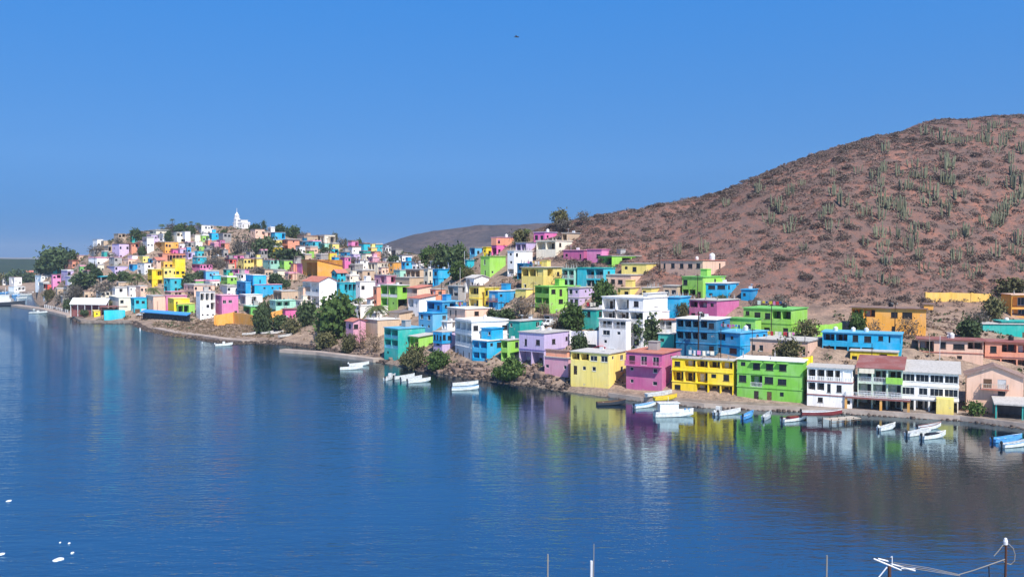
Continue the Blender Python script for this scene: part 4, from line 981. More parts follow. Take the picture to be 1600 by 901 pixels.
def rocks(name, centres, mt, kind='stuff'):
    V = []; F = []
    for i, (c, r) in enumerate(centres): V.append(rock_verts(8, r, RNG, np.array(c))); F.append(RF+8*i)
    return tag(link(name, npmesh(name, np.vstack(V), np.vstack(F), [MATS[mt]])), kind=kind)
cs = []
for lo, hi, n, w0, w1, r0, r1 in ((610,900,420,-.6,5,.35,.9), (430,620,420,-.8,1.4,.4,.9), (205,440,620,-.8,2.2,.35,.85), (60,210,300,-.6,1.2,.4,1.), (890,1700,800,-.9,.35,.2,.6)):
    sp = shore_pts(lo, hi, 1.)
    for k in range(n):
        p, nn = sp[int(RNG.integers(len(sp)))]; o = RNG.uniform(w0, w1); q = p+nn*o; r = RNG.uniform(r0, r1); cs.append(((q.x, q.y, max(hz(q.x, q.y), -.25)+r*.12), r))
rocks('shore_rocks', cs, 'rockdark')
cs = []
for px, py, n, sp_ in ((800,447,150,24), (815,452,60,14), (612,512,60,20), (700,575,70,20), (740,583,70,22), (770,577,40,16), (835,582,110,22), (560,545,120,32), (1480,510,70,40), (520,527,60,30)):
    for k in range(n):
        p = ground(px+RNG.normal()*sp_*.5, py+RNG.normal()*sp_*.22); r = RNG.uniform(.25, .8); cs.append(((p.x, p.y, hz(p.x, p.y)+r*.2), r))
rocks('rubble', cs, 'rock')
BR = []
for k, (px, py, r) in enumerate([(706,572,1.5),(716,580,1.9),(725,572,1.4),(735,583,1.6),(748,579,2.1),(757,586,1.5),(765,578,1.7),(776,588,1.2),(822,583,1.9),(832,590,1.5),(845,588,2.0),(812,592,1.3),(858,597,1.4),(688,582,1.3),(667,575,1.2),(612,561,1.2),(575,552,1.3),(590,557,1.6)]):
    p = ground(px, py); rg = np.random.default_rng(100+k); v = rock_verts(8, r, rg, np.zeros(3), .8)
    me = npmesh('boulder', v, RF, [MATS['rock']]); o = link('boulder', me, None, p)
    md = o.modifiers.new('sub', 'SUBSURF'); md.levels = md.render_levels = 2; md.subdivision_type = 'SIMPLE'
    tx = bpy.data.textures.get('rockclouds') or bpy.data.textures.new('rockclouds', 'CLOUDS'); tx.noise_scale = .9
    d2 = o.modifiers.new('disp', 'DISPLACE'); d2.texture = tx; d2.strength = .7; d2.texture_coords = 'GLOBAL'
    tag(o, 'brown boulder lying at the foot of the houses on the rocky shore', 'boulder', 'boulders along the rocky shore')
# near bank below the camera
xs = np.linspace(-70, 70, 29); ys = np.linspace(-15, 62, 20); X, Y = np.meshgrid(xs, ys); Z = np.minimum(19-.40*Y, 19)+vnoise(X+200, Y+200, 7, 9)*1.2
jj, ii = np.meshgrid(np.arange(19), np.arange(28), indexing='ij'); a0 = (jj*29+ii).ravel()
me = npmesh('near_bank', np.stack([X.ravel(), Y.ravel(), Z.ravel()], 1), np.stack([a0, a0+1, a0+30, a0+29], 1), [MATS['terrain']], smooth=True)
ca = me.color_attributes.new('zone', 'FLOAT_COLOR', 'POINT'); zc = np.zeros((len(me.vertices), 4), np.float32); zc[:, 3] = 1; ca.data.foreach_set('color', zc.ravel())
tag(link('near_bank', me), kind='structure')
# ------------------------------------------------------------------ vegetation
def leafmat(key, c1, c2, c3):
    m, nt, b = newmat(key); n = geo_noise(nt, .9, 3); n2 = geo_noise(nt, 4., 2)
    oi = nt.nodes.new('ShaderNodeObjectInfo')
    c = mixc(nt, ramp(nt, n, [(.38, 0), (.62, 1)]), srgb(*c1), srgb(*c2)); c = mixc(nt, ramp(nt, n2, [(.5, 0), (.75, .7)]), c, srgb(*c3))
    hs = N(nt, 'ShaderNodeHueSaturation'); mr = N(nt, 'ShaderNodeMapRange'); mr.inputs[3].default_value = .8; mr.inputs[4].default_value = 1.2
    nt.links.new(oi.outputs['Random'], mr.inputs[0]); nt.links.new(mr.outputs[0], hs.inputs['Value']); nt.links.new(c, hs.inputs['Color']); nt.links.new(hs.outputs[0], b.inputs['Base Color'])
    b.inputs['Roughness'].default_value = .8; b.inputs['Specular IOR Level'].default_value = .2; MATS[key] = m
leafmat('leaf_green', (74,96,46), (58,80,40), (98,108,58)); leafmat('leaf_dark', (72,88,54), (54,70,46), (94,100,66)); leafmat('leaf_olive', (98,96,62), (80,80,52), (120,108,76))
leafmat('leaf_dry', (124,104,82), (98,86,72), (140,116,86)); leafmat('leaf_grey', (104,98,88), (84,80,74), (120,110,98)); leafmat('palm_leaf', (84,98,56), (66,80,46), (128,120,74)); leafmat('cactus', (124,124,100), (104,106,84), (142,138,112))
leafmat('scrub', (118,100,90), (94,82,78), (108,98,74)); plain('bark', (96,80,66), .95)
def quads(C, size, rng, up=.0, asp=1.):
    """one randomly turned leaf-clump quad per centre"""
    n = len(C); d = rng.normal(size=(n, 3)); d[:, 2] += up; d /= np.linalg.norm(d, axis=1, keepdims=True)
    e = rng.normal(size=(n, 3)); u = np.cross(d, e); u /= np.linalg.norm(u, axis=1, keepdims=True); w = np.cross(d, u)
    s = (size*rng.uniform(.6, 1.3, n))[:, None]; u = u*s*asp; w = w*s
    V = np.stack([C-u-w*.6, C+u*.6-w, C+u+w*.6, C-u*.6+w], 1).reshape(-1, 3); return V, np.arange(n*4).reshape(-1, 4)
def crown_mesh(seed, nclump, nleaf, size, flat=.8, hollow=.35, mat='leaf_green', cone=False, spread=.27):
    r = np.random.default_rng(seed); cl = []
    while len(cl) < nclump:
        p = r.uniform(-1, 1, 3); q = np.linalg.norm(p)
        if q > 1 or q < hollow or p[2] < -.75: continue
        if cone: k = max(.08, (1-p[2])/2); p[:2] *= k
        cl.append(p*np.array([1, 1, flat]))
    cl = np.array(cl); rad = r.uniform(.6, 1.25, nclump)*spread
    C = np.repeat(cl, nleaf, 0)+r.normal(size=(nclump*nleaf, 3))*np.repeat(rad, nleaf)[:, None]*np.array([1, 1, .75])
    V, F = quads(C, np.full(len(C), size), r, .5); return npmesh('crown', V, F, [MATS[mat]])
def trunk_mesh(seed, mat='bark'):
    r = random.Random(seed); g = MB(); g.tube([(0, 0, -1.2), (.02, 0, .3), (.05, .03, .62)], [.075, .06, .045], 7)
    for k in range(5):
        t = k*1.26+r.random(); g.tube([(.04, .02, .5), (.25*math.cos(t), .25*math.sin(t), .8), (.5*math.cos(t), .5*math.sin(t), 1.05+.1*r.random())], [.04, .025, .01], 5)
    return g.mesh('trunk', MATS[mat])
CROWNS = {}
def crown(kind, v):
    k = (kind, v)
    if k not in CROWNS:
        m_, nc, nl, sz, fl, ho, cone = dict(green=('leaf_green', 80, 32, .105, .85, .3, False), dark=('leaf_dark', 76, 32, .11, .8, .25, False), olive=('leaf_olive', 54, 22, .09, .8, .2, False), dry=('leaf_dry', 40, 12, .06, .75, .1, False),
            grey=('leaf_grey', 48, 15, .065, .8, .1, False), cone=('leaf_dark', 60, 20, .07, 1.3, .1, True), bush=('leaf_green', 40, 22, .1, .7, .2, False), darkbush=('leaf_dark', 40, 22, .1, .7, .2, False))[kind]
        CROWNS[k] = crown_mesh(hash(kind) % 1 + v*17+len(kind)*31, nc, nl, sz, fl, ho, m_, cone)
    return CROWNS[k]
TRUNKS = [trunk_mesh(i) for i in range(3)]
TN = [0]
def tree(label, px, yt, yb, w, kind='green', name='tree', Y=None, bush=False, group=None):
    p = ground(px, yb) if Y is None else at(px, yb, Y); p.z = min(p.z, max(hz(p.x, p.y), p.z-2)) if Y is None else p.z
    H_ = (yb-yt)*p.y/FPX; W = w*p.y/FPX/2; TN[0] += 1; i = TN[0]
    r = empty(name, p, (i*1.7) % 6.28); tag(r, label, 'bush' if bush else 'tree', group)
    cr = H_*(.52 if not bush else .55); o = link('crown', crown(kind, i % 3), r, (0, 0, H_-cr*.92), (0, 0, 0)); o.scale = (W*.9, W*.9, cr/(1.3 if kind == 'cone' else .85))
    t = link('trunk', TRUNKS[i % 3], r); ts = H_*.62; t.scale = (min(ts, W*1.3), min(ts, W*1.3), ts)
    return r
def frond_mesh():
    if 'fr' in CACHE: return CACHE['fr']
    g = MB(); r = random.Random(3)
    for k in range(26):
        t = k*2.4+r.random()*.5; up = r.uniform(-.5, 1.0); pts = []
        for i in range(7):
            s = i/6; rad = s*1.0; z = up*s*.55 - .62*s*s; pts.append(Vector((rad*math.cos(t), rad*math.sin(t), z)))
        sd_ = Vector((-math.sin(t), math.cos(t), 0))
        for i in range(6):
            a, b_ = pts[i], pts[i+1]; w0 = .16*math.sin(math.pi*(.12+.85*i/6)); 
            for sg in (-1, 1):
                for q in range(2):
                    a2 = a+(b_-a)*(q*.5); b2 = a+(b_-a)*(q*.5+.3); o = sd_*sg*w0+(b_-a)*.5+Vector((0, 0, -.07)); g.quad(a2, b2, b2+o, a2+o*.95)
        g.tube(pts, [.012]*7, 3, False)
    CACHE['fr'] = g.mesh('fronds', MATS['palm_leaf']); return CACHE['fr']
def palm(label, px, yt, yb, w, Y=None, group=None):
    p = ground(px, yb) if Y is None else at(px, yb, Y); H_ = (yb-yt)*p.y/FPX; W = w*p.y/FPX/2
    r = empty('palm_tree', p, px % 6.28); tag(r, label, 'palm tree', group)
    g = MB(); zt = H_-W*.35; g.tube([(0, 0, -1.5), (.12, .05, zt*.4), (.2, .1, zt*.75), (.25, .12, zt)], [.24, .2, .17, .15], 7); g.build('trunk', MATS['bark'], r)
    o = link('fronds', frond_mesh(), r, (.25, .12, zt)); o.scale = (W, W, W); return r
T = tree
T('broad dark tree on the skyline at the far left end of the hill', 92,390,424,50,'dark'); T('smaller dark tree left of the broad skyline tree at the far left', 68,404,426,22,'dark'); T('low round tree right below the broad dark tree at the far left', 112,396,418,22,'dark')
T('round dark tree above the tall lilac house on the far hill', 212,359,377,15,'dark'); T('small dark tree beside the cream-white hilltop block', 225,366,379,12,'dark')
T('wide dark grove tree left in the hilltop grove', 268,350,366,18,'grey'); T('wide dark grove tree right in the hilltop grove', 282,351,366,18,'dark'); T('dark tree under the small hilltop palms', 298,353,368,13,'dark')
T('pointed dark tree on the ridge right of the church', 412,345,364,13,'cone'); T('dark tree between the church and the pointed ridge tree', 399,351,364,16,'dark'); T('dark tree behind the azure ridge house', 438,352,367,16,'dark'); T('thin dark tree right of the azure ridge house', 449,355,370,10,'cone'); T('rounded dark tree further right on the ridge', 460,355,372,16,'dark')
T('low dark trees left of the unfinished ridge house', 476,362,374,20,'grey'); T('pale slender tree behind the unfinished ridge house', 523,362,378,10,'olive'); T('grey tree right of the unfinished ridge house', 533,371,386,16,'grey'); T('small pointed tree left of the pink ridge house', 540,371,384,9,'cone'); T('dark tree between the pink and turquoise ridge houses', 561,374,388,10,'dark')
T('grey leafless tree directly right below the church', 388,366,394,24,'grey'); T('grey-green tree left below the church', 368,372,398,22,'grey'); T('dark low tree under the church terrace', 350,360,372,10,'dark'); T('big dark spreading tree in the upper middle of the far hill', 415,374,402,34,'dark'); T('low dark tree right below the big spreading far-hill tree', 432,381,398,18,'dark')
T('dark round tree left above the orange hall', 449,391,414,44,'dark'); T('brownish tree behind the red house', 338,399,418,26,'grey'); T('round purple-grey bush tree beside the broad pink house', 325,405,420,14,'grey'); T('dark tree right of the big yellow stepped house', 295,430,450,20,'dark'); T('lower dark tree right of the yellow stepped house tree', 312,425,440,18,'dark')
T('dark tree in front of the lilac waterfront houses', 133,427,450,34,'dark'); T('grey-green tree behind the long white tarp roof', 163,440,466,36,'grey'); T('small round dark tree right of the teal canopy', 194,425,440,18,'dark'); T('dark tree left of the small round tree by the teal canopy', 176,427,440,13,'dark'); T('dark tree left of the white waterfront tarp roof', 120,446,468,18,'grey')
T('dark tree between the orange hall and the azure house', 430,428,442,18,'dark'); T('dark tree left of the white far-left house with flat roof', 142,412,426,14,'dark'); T('grey bush tree on the left flank above the lilac house', 186,372,384,18,'grey'); T('grey tree below the white hill-shoulder house', 152,382,396,24,'grey'); T('dark tree right of the tall lilac house', 220,376,394,8,'grey'); T('dark tree left of the broad grey-lilac house', 150,420,436,16,'dark')
T('dark tree left of the lilac mid-hill houses', 263,362,378,10,'dark'); T('dark tree under the straw house pair', 403,416,432,26,'grey'); T('dark tree above the mint ridge house', 508,388,402,16,'dark'); T('dark tree between the blue and hot pink houses', 528,408,420,8,'dark'); T('grey tree below the turquoise ridge houses', 556,400,414,20,'grey'); T('dark tree beside the white ridge tower house', 602,392,412,18,'grey'); T('dark tree on the slope right of the ridge tower house', 629,393,408,9,'cone'); T('low dark trees over the azure saddle house', 618,400,414,20,'dark'); T('small grey tree between saddle and big trees', 645,403,416,12,'grey')
T('large green tree left in the dark grove at the saddle', 674,389,420,30,'green'); T('large dark tree in the middle of the saddle grove', 694,386,420,32,'dark'); T('large dark tree right in the saddle grove', 716,387,420,30,'dark'); T('olive tree in front of the saddle grove', 678,397,421,20,'olive')
T('round green tree right of the two-level blue house', 716,413,437,26,'green'); T('low green tree beside the turquoise block', 733,418,436,18,'olive')
T('tall dark shore tree in front of the orange wall', 411,477,521,26,'dark'); T('dark bush tree right of the orange wall', 436,492,516,26,'darkbush'); T('grey green bush below the magenta house', 455,498,522,26,'olive'); T('dark tree right of the little magenta house', 480,474,508,28,'dark'); T('large leafy green tree in the middle of the shore', 528,468,528,54,'green'); T('smaller green tree joined left of the large shore tree', 508,482,526,30,'olive')
T('dark bush on the bank below the large shore tree', 510,518,544,34,'olive'); T('dry bush on the rocky bank left of the turquoise corner house', 585,520,552,24,'dry'); T('olive bush on the rocky bank under the large shore tree', 545,522,552,26,'olive'); T('dry bush above the rocky bank behind the jetty', 566,515,548,22,'dry')
T('olive bush tree beneath the small lime shore house', 648,541,577,34,'olive'); T('small olive bush right of the turquoise corner house', 634,552,572,20,'olive'); T('dark green bush under the lilac and blue shore house', 684,550,578,30,'green'); T('bright green bush spreading under the small lime house', 800,563,594,34,'green'); T('low green bush left of the spreading shore bush', 781,573,594,24,'bush')
T('dark tree behind the white retaining wall', 905,524,556,24,'dark'); T('leafy tree left of the teal house on the middle slope', 893,479,519,34,'green'); T('round dark green tree above the white villa', 945,444,484,36,'green'); T('tall round dark tree right of the white villa', 1006,494,538,44,'dark'); T('low dark hedge tree behind the lilac house roof', 790,484,503,30,'dark'); T('second low hedge tree left behind the teal house', 770,486,503,22,'dark'); T('brown dry tree growing over the yellow veranda house', 872,428,452,22,'dry'); T('dark bush left of the green three-storey house', 815,465,492,26,'grey')
T('bare olive tree in front of the long peach house', 1230,531,568,42,'olive'); T('round green tree left of the orange ochre house', 1339,491,526,24,'green'); T('dry bare tree against the orange ochre house', 1420,494,530,34,'dry'); T('dry small tree in front of the orange ochre house', 1366,500,528,22,'dry'); T('green bush between the azure block and magenta house', 1066,473,500,18,'olive'); T('small dark bush by the bright blue square house', 1128,461,474,16,'darkbush')
T('green bush at the end of the yellow quay wall', 1524,628,652,28,'bush'); T('tree with yellow-green leaves at the foot of the bare hill on the right', 1580,434,464,44,'olive'); T('dark tree left of the orange house at the right edge', 1551,464,499,32,'olive'); T('dark bush tree left of the teal house at the right edge', 1515,502,534,32,'dark'); T('grey bush above the teal house at the right edge', 1530,484,508,30,'grey')
T('dark pine-like tree on the crest above the hot pink house', 876,329,356,26,'olive'); T('pale tree on the crest right of the pine-like tree', 911,331,352,22,'grey'); T('green tree behind the pink skyline house', 815,358,382,26,'olive'); T('grey bush tree on the hill edge below the pine-like tree', 884,340,362,34,'grey'); T('dark bush tree below the magenta cottage', 900,408,424,44,'grey'); T('dark bushy tree over the large lime hillside house', 1218,462,490,40,'grey'); T('grey bushy tree left over the large lime hillside house', 1190,466,492,34,'grey'); T('grey leafless tree beside the grey house under the salmon pair', 338,385,402,18,'grey'); T('grey tree left of the red house', 345,402,420,12,'grey'); T('dark bush tree between cream and peach houses left of the orange hall', 440,436,450,14,'dark'); T('dark bush tree behind the long azure house', 448,438,452,12,'darkbush'); T('grey tree at the far-left foot of the hill', 112,448,470,26,'grey'); T('second grey tree at the far-left foot of the hill', 92,455,476,20,'grey'); T('low grey tree on the left flank of the hill', 176,396,410,16,'grey'); T('dark bush under the cream house beside the teal one', 222,386,400,12,'dark')
T('dark tree behind the white arched boathouse at the left edge', 24,424,446,26,'dark',Y=905); T('low dark trees behind the huts at the far left edge', 46,428,446,22,'dark',Y=905); T('grey-green tree at the far left edge behind the white low house', 2,426,446,22,'olive',Y=910)
T('grey-green tree behind the white boat shed at the pier', 78,452,470,18,'olive'); T('small dark tree left of the long white tarpaulin roof', 106,470,486,14,'dark'); T('olive bush on the bank behind the teal kiosk', 178,468,482,22,'olive'); T('dark bush left of the small yellow cabin', 132,484,496,14,'darkbush'); T('grey tree above the market shelter on its left', 118,444,464,20,'grey')
T('bush with pale flowers beside the lime garden wall', 1262,500,528,36,'olive')
T('dry bush on the rubble slope below the tall lime block', 850,470,500,24,'dry'); T('dry bushes right of the blue house on posts', 820,470,500,24,'dry'); T('grey bush under the lilac stepped house', 872,492,520,26,'dry')
for lab, px, yt, yb, w in (('tall thin palm standing highest on the far hilltop',269,341,366,8), ('palm behind the cream-white hilltop block',254,349,368,11), ('palm in the middle of the hilltop grove',290,347,366,7), ('palm right of the hilltop grove',299,345,368,7), ('palm left of the white hilltop house',310,347,366,9), ('palm cluster above the white hilltop house',315,350,366,8),
    ('palm in front of the big yellow stepped house on its left',215,424,454,26), ('palm below the big yellow stepped house',240,446,472,26), ('palm behind the lilac and mint terrace house',503,478,512,22), ('palm with hanging fronds on the shore right of the large tree',588,472,508,42), ('palm left of the hanging palm, by the white house',562,463,510,20), ('palm right of the teal awning shop roofs',206,432,456,18), ('palm on the hill edge left of the pine-like tree',868,330,356,20), ('small palm behind the pink skyline house',822,356,382,14)):
    palm(lab, px, yt, yb, w)
# cacti
def cactus_mesh(seed):
    r = random.Random(seed); g = MB(); n = r.randint(5, 13)
    for k in range(n):
        t = k*2.4+r.random(); d = r.uniform(.15, 1.15); h = r.uniform(.55, 1.0)*(1.12-.25*d); b = d*.35; rr = r.uniform(.042, .06)
        c, s = math.cos(t), math.sin(t); g.tube([(b*c*.4, b*s*.4, -.15), (b*c*1.5, b*s*1.5, .1), (d*.52*c, d*.52*s, .3*h+.05), (d*.6*c, d*.6*s, h*.97), (d*.6*c, d*.6*s, h)], [rr*.8, rr, rr*1.05, rr*.9, rr*.3], 6)
    return g.mesh('organ_pipe_cactus', MATS['cactus'])
CM = [cactus_mesh(i) for i in range(6)]
CZ = [(205,460),(405,520),(545,390),(395,410),(710,260),(790,400),(885,410),(700,600),(665,515),(575,660),(720,830),(870,860),(130,745),(10,700),(60,590),(140,520),(870,490),(1030,550),(970,590),(1100,610),(1180,520),(1070,450),(1320,455),(1490,460),(1500,580),(1440,620),(1350,740),(1530,830),(1100,205),(1230,110),(1230,190),(1345,215),(1395,260),(1510,150),(1385,110),(960,150),(825,670),(680,670),(965,740),(890,745),(1025,380),(960,420),(1080,310),(490,710),(380,740),(1210,770),(1140,200),(1060,190),(1320,190),(1460,110),(1550,100),(1560,470),(1470,600),(1300,700),(1400,710),(610,640),(740,580),(1560,540),(1180,215)]
CP_ = [(1200+x/3.9175, 170+y/3.9175) for x, y in CZ]+[(1378,443),(1398,443),(1202,345),(1213,320),(1506,368),(1100,392),(1060,395),(1135,320),(1185,300),(1240,350),(1580,395),(1590,310),(1545,205),(1572,215),(1530,220)]
CL = 'pale green organ pipe cactus with upright stems on the bare red hillside'
rq = random.Random(17)
while len(CP_) < 135:
    px, py = rq.uniform(1130, 1600), rq.uniform(205, 440)
    if py > 183+ (1600-px)*.30+18 and (px > 1280 or rq.random() < .4): CP_.append((px, py))
for i, (px, py) in enumerate(CP_):
    p = ground(px, py+3); o = link('organ_pipe_cactus', CM[i % 6], None, (p.x, p.y, hz(p.x, p.y)-.1), (0, 0, i*1.3)); s = (4.7 if py > 200 else 4.0)*(.6+.55*((i*37) % 10)/10); o.scale = (s*.78, s*.78, s)
    tag(o, CL, 'cactus', 'organ pipe cacti on the hillside')
# dry shrubs: the larger ones one by one, the low scrub between them as one cover
def shrub_mesh(seed, n=420):
    r = np.random.default_rng(seed); d = r.normal(size=(n, 3)); d[:, 2] = np.abs(d[:, 2]); d /= np.linalg.norm(d, axis=1, keepdims=True)
    C = d*(r.uniform(.35, 1, n)**.6)[:, None]*np.array([1, 1, .75]); V, F = quads(C, np.full(n, .075), r, .3)
    return npmesh('dry_shrub', V, F, [MATS['scrub']])
SM = [shrub_mesh(i) for i in range(5)]
ry, rx = np.where((DRY > .55) & INS & (XX < 210) & (YY < 372)); k = 0; used = []
CLN = vnoise(XX, YY, 34, 51)+.7*vnoise(XX, YY, 15, 52)
order = RNG.permutation(len(ry))
for i in order:
    if k >= 290: break
    x, y = gx[rx[i]]+RNG.uniform(-1.2, 1.2), gy[ry[i]]+RNG.uniform(-1.2, 1.2)
    if CLN[ry[i], rx[i]] < -.12+RNG.uniform(-.25, .25): continue
    if any((x-a)**2+(y-b)**2 < 9 for a, b in used[-290:]): continue
    if abs(x) > y*.6: continue
    used.append((x, y)); r = RNG.uniform(1.1, 2.3); o = link('dry_shrub', SM[k % 5], None, (x, y, hz(x, y)-.1), (0, 0, k*.9)); o.scale = (r*1.15, r, r*.8); k += 1
    tag(o, 'grey-brown leafless shrub on the bare red hillside', 'shrub', 'dry shrubs on the hillside')
C = []; Sz = []
for i in RNG.permutation(len(ry)):
    if len(C) > 23000: break
    if CLN[ry[i], rx[i]] < RNG.uniform(-.95, .25): continue
    for q in range(2):
        x, y = gx[rx[i]]+RNG.uniform(-1.3, 1.3), gy[ry[i]]+RNG.uniform(-1.3, 1.3)
        if abs(x) > y*.62: continue
        r = RNG.uniform(.35, 1.5)**1.2; C.append((x, y, hz(x, y), r))
def bushes(name, C, per, mat, leaf=.2):
    C = np.array(C); n = len(C); d = RNG.normal(size=(n, per, 3)); d[..., 2] = np.abs(d[..., 2]); d /= np.linalg.norm(d, axis=2, keepdims=True)
    P = d*(RNG.uniform(.3, 1, (n, per))**.6)[..., None]*C[:, None, 3:4]*np.array([1.15, 1.15, .7]) + C[:, None, :3]
    V, F = quads(P.reshape(-1, 3), np.repeat(C[:, 3], per)*leaf, RNG, .4); return tag(link(name, npmesh(name, V, F, [MATS[mat]])), kind='stuff')

Cf = []
for i in range(1500):
    p = ground(RNG.uniform(240, 425), RNG.uniform(503, 527)); 
    if 300 < p.y < 470: Cf.append((p.x, p.y, hz(p.x, p.y), RNG.uniform(.25, .7)))
FIELD = Cf
bushes('scrub', C, 44, 'scrub', .13)
C = []; C2 = []
ty, tx_ = np.where((DRY < .4) & INS & (DSH > 4) & (HZ > 1.2) & (YY < 640)); CT = vnoise(XX, YY, 22, 61)+.6*vnoise(XX, YY, 9, 62)
for i in RNG.permutation(len(ty))[:16000]:
    x, y = gx[tx_[i]]+RNG.uniform(-1.3, 1.3), gy[ty[i]]+RNG.uniform(-1.3, 1.3); v = CT[ty[i], tx_[i]]
    if v < RNG.uniform(-.4, .5): continue
    (C if RNG.random() < .62 else C2).append((x, y, hz(x, y), RNG.uniform(.3, 1.3 if y < 420 else 1.9)))
bushes('dry_weeds', C, 16, 'leaf_dry', .22); bushes('field_grass', FIELD, 12, 'leaf_dry', .3); bushes('green_weeds', C2, 18, 'leaf_dark', .22)
# ------------------------------------------------------------------ boats
def loft(g, L, B, h0, h1, inset=0., zoff=0., keel=-.2, n=12):
    rows = []
    for i in range(n+1):
        t = i/n; w = B/2*(1-max(0, (t-.4)/.6)**2.3)*(.92+.08*min(1, t*4))-inset; w = max(w, .02); zs = h0+(h1-h0)*t**2.2+zoff; kz = keel+(.35+h1*.25)*max(0, (t-.6)/.4)**2
        x = -L/2+L*t*(1 if inset == 0 else (L-inset*2)/L)+inset
        rows.append([(x, -w, zs), (x-.02, -w*.86, kz+(zs-kz)*.35), (x, 0, kz), (x-.02, w*.86, kz+(zs-kz)*.35), (x, w, zs)])
    for a, b in zip(rows[:-1], rows[1:]):
        for k in range(4): g.quad(a[k], a[k+1], b[k+1], b[k])
    a = rows[0]; g.poly([a[0], a[1], a[2], a[3], a[4]]); return rows
def motor(parent, x, z, cowl='motor'):
    g = MB(); g.box(x-.16, -.09, -.55, x+.04, .09, z); g.box(x-.3, -.03, -.6, x+.06, .03, -.5); m = g.build('outboard_motor', MATS['hull_dark'], parent)
    c = MB(); c.lathe([(.0, z), (.2, z+.02), (.24, z+.2), (.2, z+.42), (.1, z+.52), (0, z+.53)], x-.12, 0, 10); c.build('cowl', MATS[cowl], m)
def panga(label, px, py, L, head, hull='hull_white', cowl='motor', stripe=None, group=None, z=0., tilt=0, cover=None, console=False, inside='hull_inside', mot=True):
    p = onwater(px, py, z) if z < 5 else ground(px, py); r = empty('panga', p, R_(head)); r.rotation_euler = (tilt, 0, R_(head)); tag(r, label, 'boat', group)
    B = L*.25; g = MB(); rows = loft(g, L, B, .62, 1.15); g.build('hull', MATS[hull], r)
    g = MB(); rin = loft(g, L-.1, B, .56, 1.05, .1, 0, .12); 
    for a, b in zip(rows[:-1], rows[1:]): pass
    g.build('interior', MATS[inside], r)
    g = MB()
    for (k, sg) in ((0, -1), (4, 1)):
        pts = [Vector(q[k])+Vector((0, 0, .03)) for q in rows]; g.tube(pts, .055, 5)
    g.build('gunwale', MATS[stripe or hull], r)
    for t in (.25, .48, .68):
        w = B/2*(1-max(0, (t-.4)/.6)**2.3)-.1; x = -L/2+L*t; g = MB(); g.box(x-.16, -w, .44, x+.16, w, .5); g.build('bench', MATS['hull_white'], r)
    if mot: motor(r, -L/2-.02, .62, cowl)
    if cover: g = MB(); g.box(-L*.28, -B*.4, .7, L*.2, B*.4, .86); g.box(-L*.25, -B*.3, .862, L*.15, B*.3, .98); g.build('cover', MATS[cover], r)
    if console: g = MB(); g.box(-L*.08, -.4, .3, L*.06, .4, 1.5); g.box(-L*.05, -.45, 1.503, L*.07, .45, 1.56); g.build('console', MATS['hull_white'], r)
    return r
PG = 'open white pangas moored along the shore'
panga('white panga with pale bow nearest the left jetty end', 549,577,6.4,14,group=PG); panga('white panga partly behind the one near the jetty end', 561,571,6.0,22,cowl='hull_white',group=PG)
panga('white panga with a tall centre console below the turquoise corner house', 610,592,5.6,70,console=True,group=PG); panga('white panga second in the cluster below the lime shore house', 632,591,6.0,34,group=PG); panga('white panga third in the cluster below the lime shore house', 643,594,6.0,32,group=PG,cowl='hull_dark'); panga('white panga rightmost in the cluster below the lime shore house', 655,597,6.2,26,group=PG)
panga('white panga moored off the rocks below the blue glazed house, farther one', 727,602,6.6,14,group=PG); panga('white panga moored off the rocks below the blue glazed house, nearer one', 727,609,6.6,10,group=PG,stripe='hull_blue')
panga('dark hulled boat with pale rim below the pale yellow quay house', 955,632,6.4,8,hull='hull_dark',stripe='wood',inside='wood',mot=False); panga('pale blue and white panga in front of the big pink house', 1008,636,5.6,28,stripe='hull_blue',inside='hull_blue')
panga('white panga with grey motor below the bright yellow house', 1140,647,5.6,25); panga('cluttered small white boat beside it under the bright yellow house', 1122,646,4.6,60,hull='hull_inside',cowl='hull_white',console=True)
panga('light blue panga pointing at the quay by the lime house', 1169,652,5.,52,hull='hull_blue',inside='hull_blue',cowl='motor'); panga('small pale grey panga with white cowl by the lime house', 1199,653,4.8,58,hull='hull_inside',cowl='hull_white'); panga('white panga with dark red cover below the lime house', 1242,657,6.2,24,cover='hull_red',stripe='hull_red')
panga('white panga alone under the restaurant terrace', 1386,671,4.6,30,cowl='hull_white'); panga('white and red boat at the back of the cluster by the yellow quay block', 1452,670,5.8,22,stripe='hull_red'); panga('white boat in the middle of the cluster by the yellow quay block', 1436,679,6.0,25); panga('white boat with dark cockpit at the front of the quay block cluster', 1459,684,5.6,22,cover='hull_dark')
panga('light blue boat moored at the right edge of the water', 1574,689,6.2,16,hull='hull_blue',inside='hull_blue'); panga('white and blue boat in front of the light blue boat at the right edge', 1588,697,6.2,18,stripe='hull_blue')
panga('white boat hauled up on the quay before the big pink house', 1030,618,6.5,20,z=1.3,mot=False); panga('yellow boat hauled up on the quay beside the white one', 1040,624,5.5,18,hull='hull_yellow',z=1.3,inside='hull_yellow',mot=False); panga('maroon and white boat hauled out under the white balcony house', 1284,648,7.6,-8,hull='hull_red',stripe='hull_white',z=1.3)
panga('white motorboat with raised motor off the flat field', 350,540,6.0,20,console=True,cowl='hull_white')
for i, (px, py, hd, lab) in enumerate([(418,521,35,'white skiff lying leftmost on the little beach'), (433,521,30,'grey skiff lying second on the little beach'), (446,526,40,'long pale boat lying at the beach edge below the magenta house'), (389,523,20,'small white boat pulled up below the orange wall')]):
    p = ground(px, py); r = panga(lab, px, py, 5.2, hd, z=max(.4, p.z+.1), mot=False)
panga('white launch at the end of the low pier, front one', 60,489,9.5,10,console=True); panga('white launch at the end of the low pier, rear one', 64,484,8.5,14,cover='hull_white')
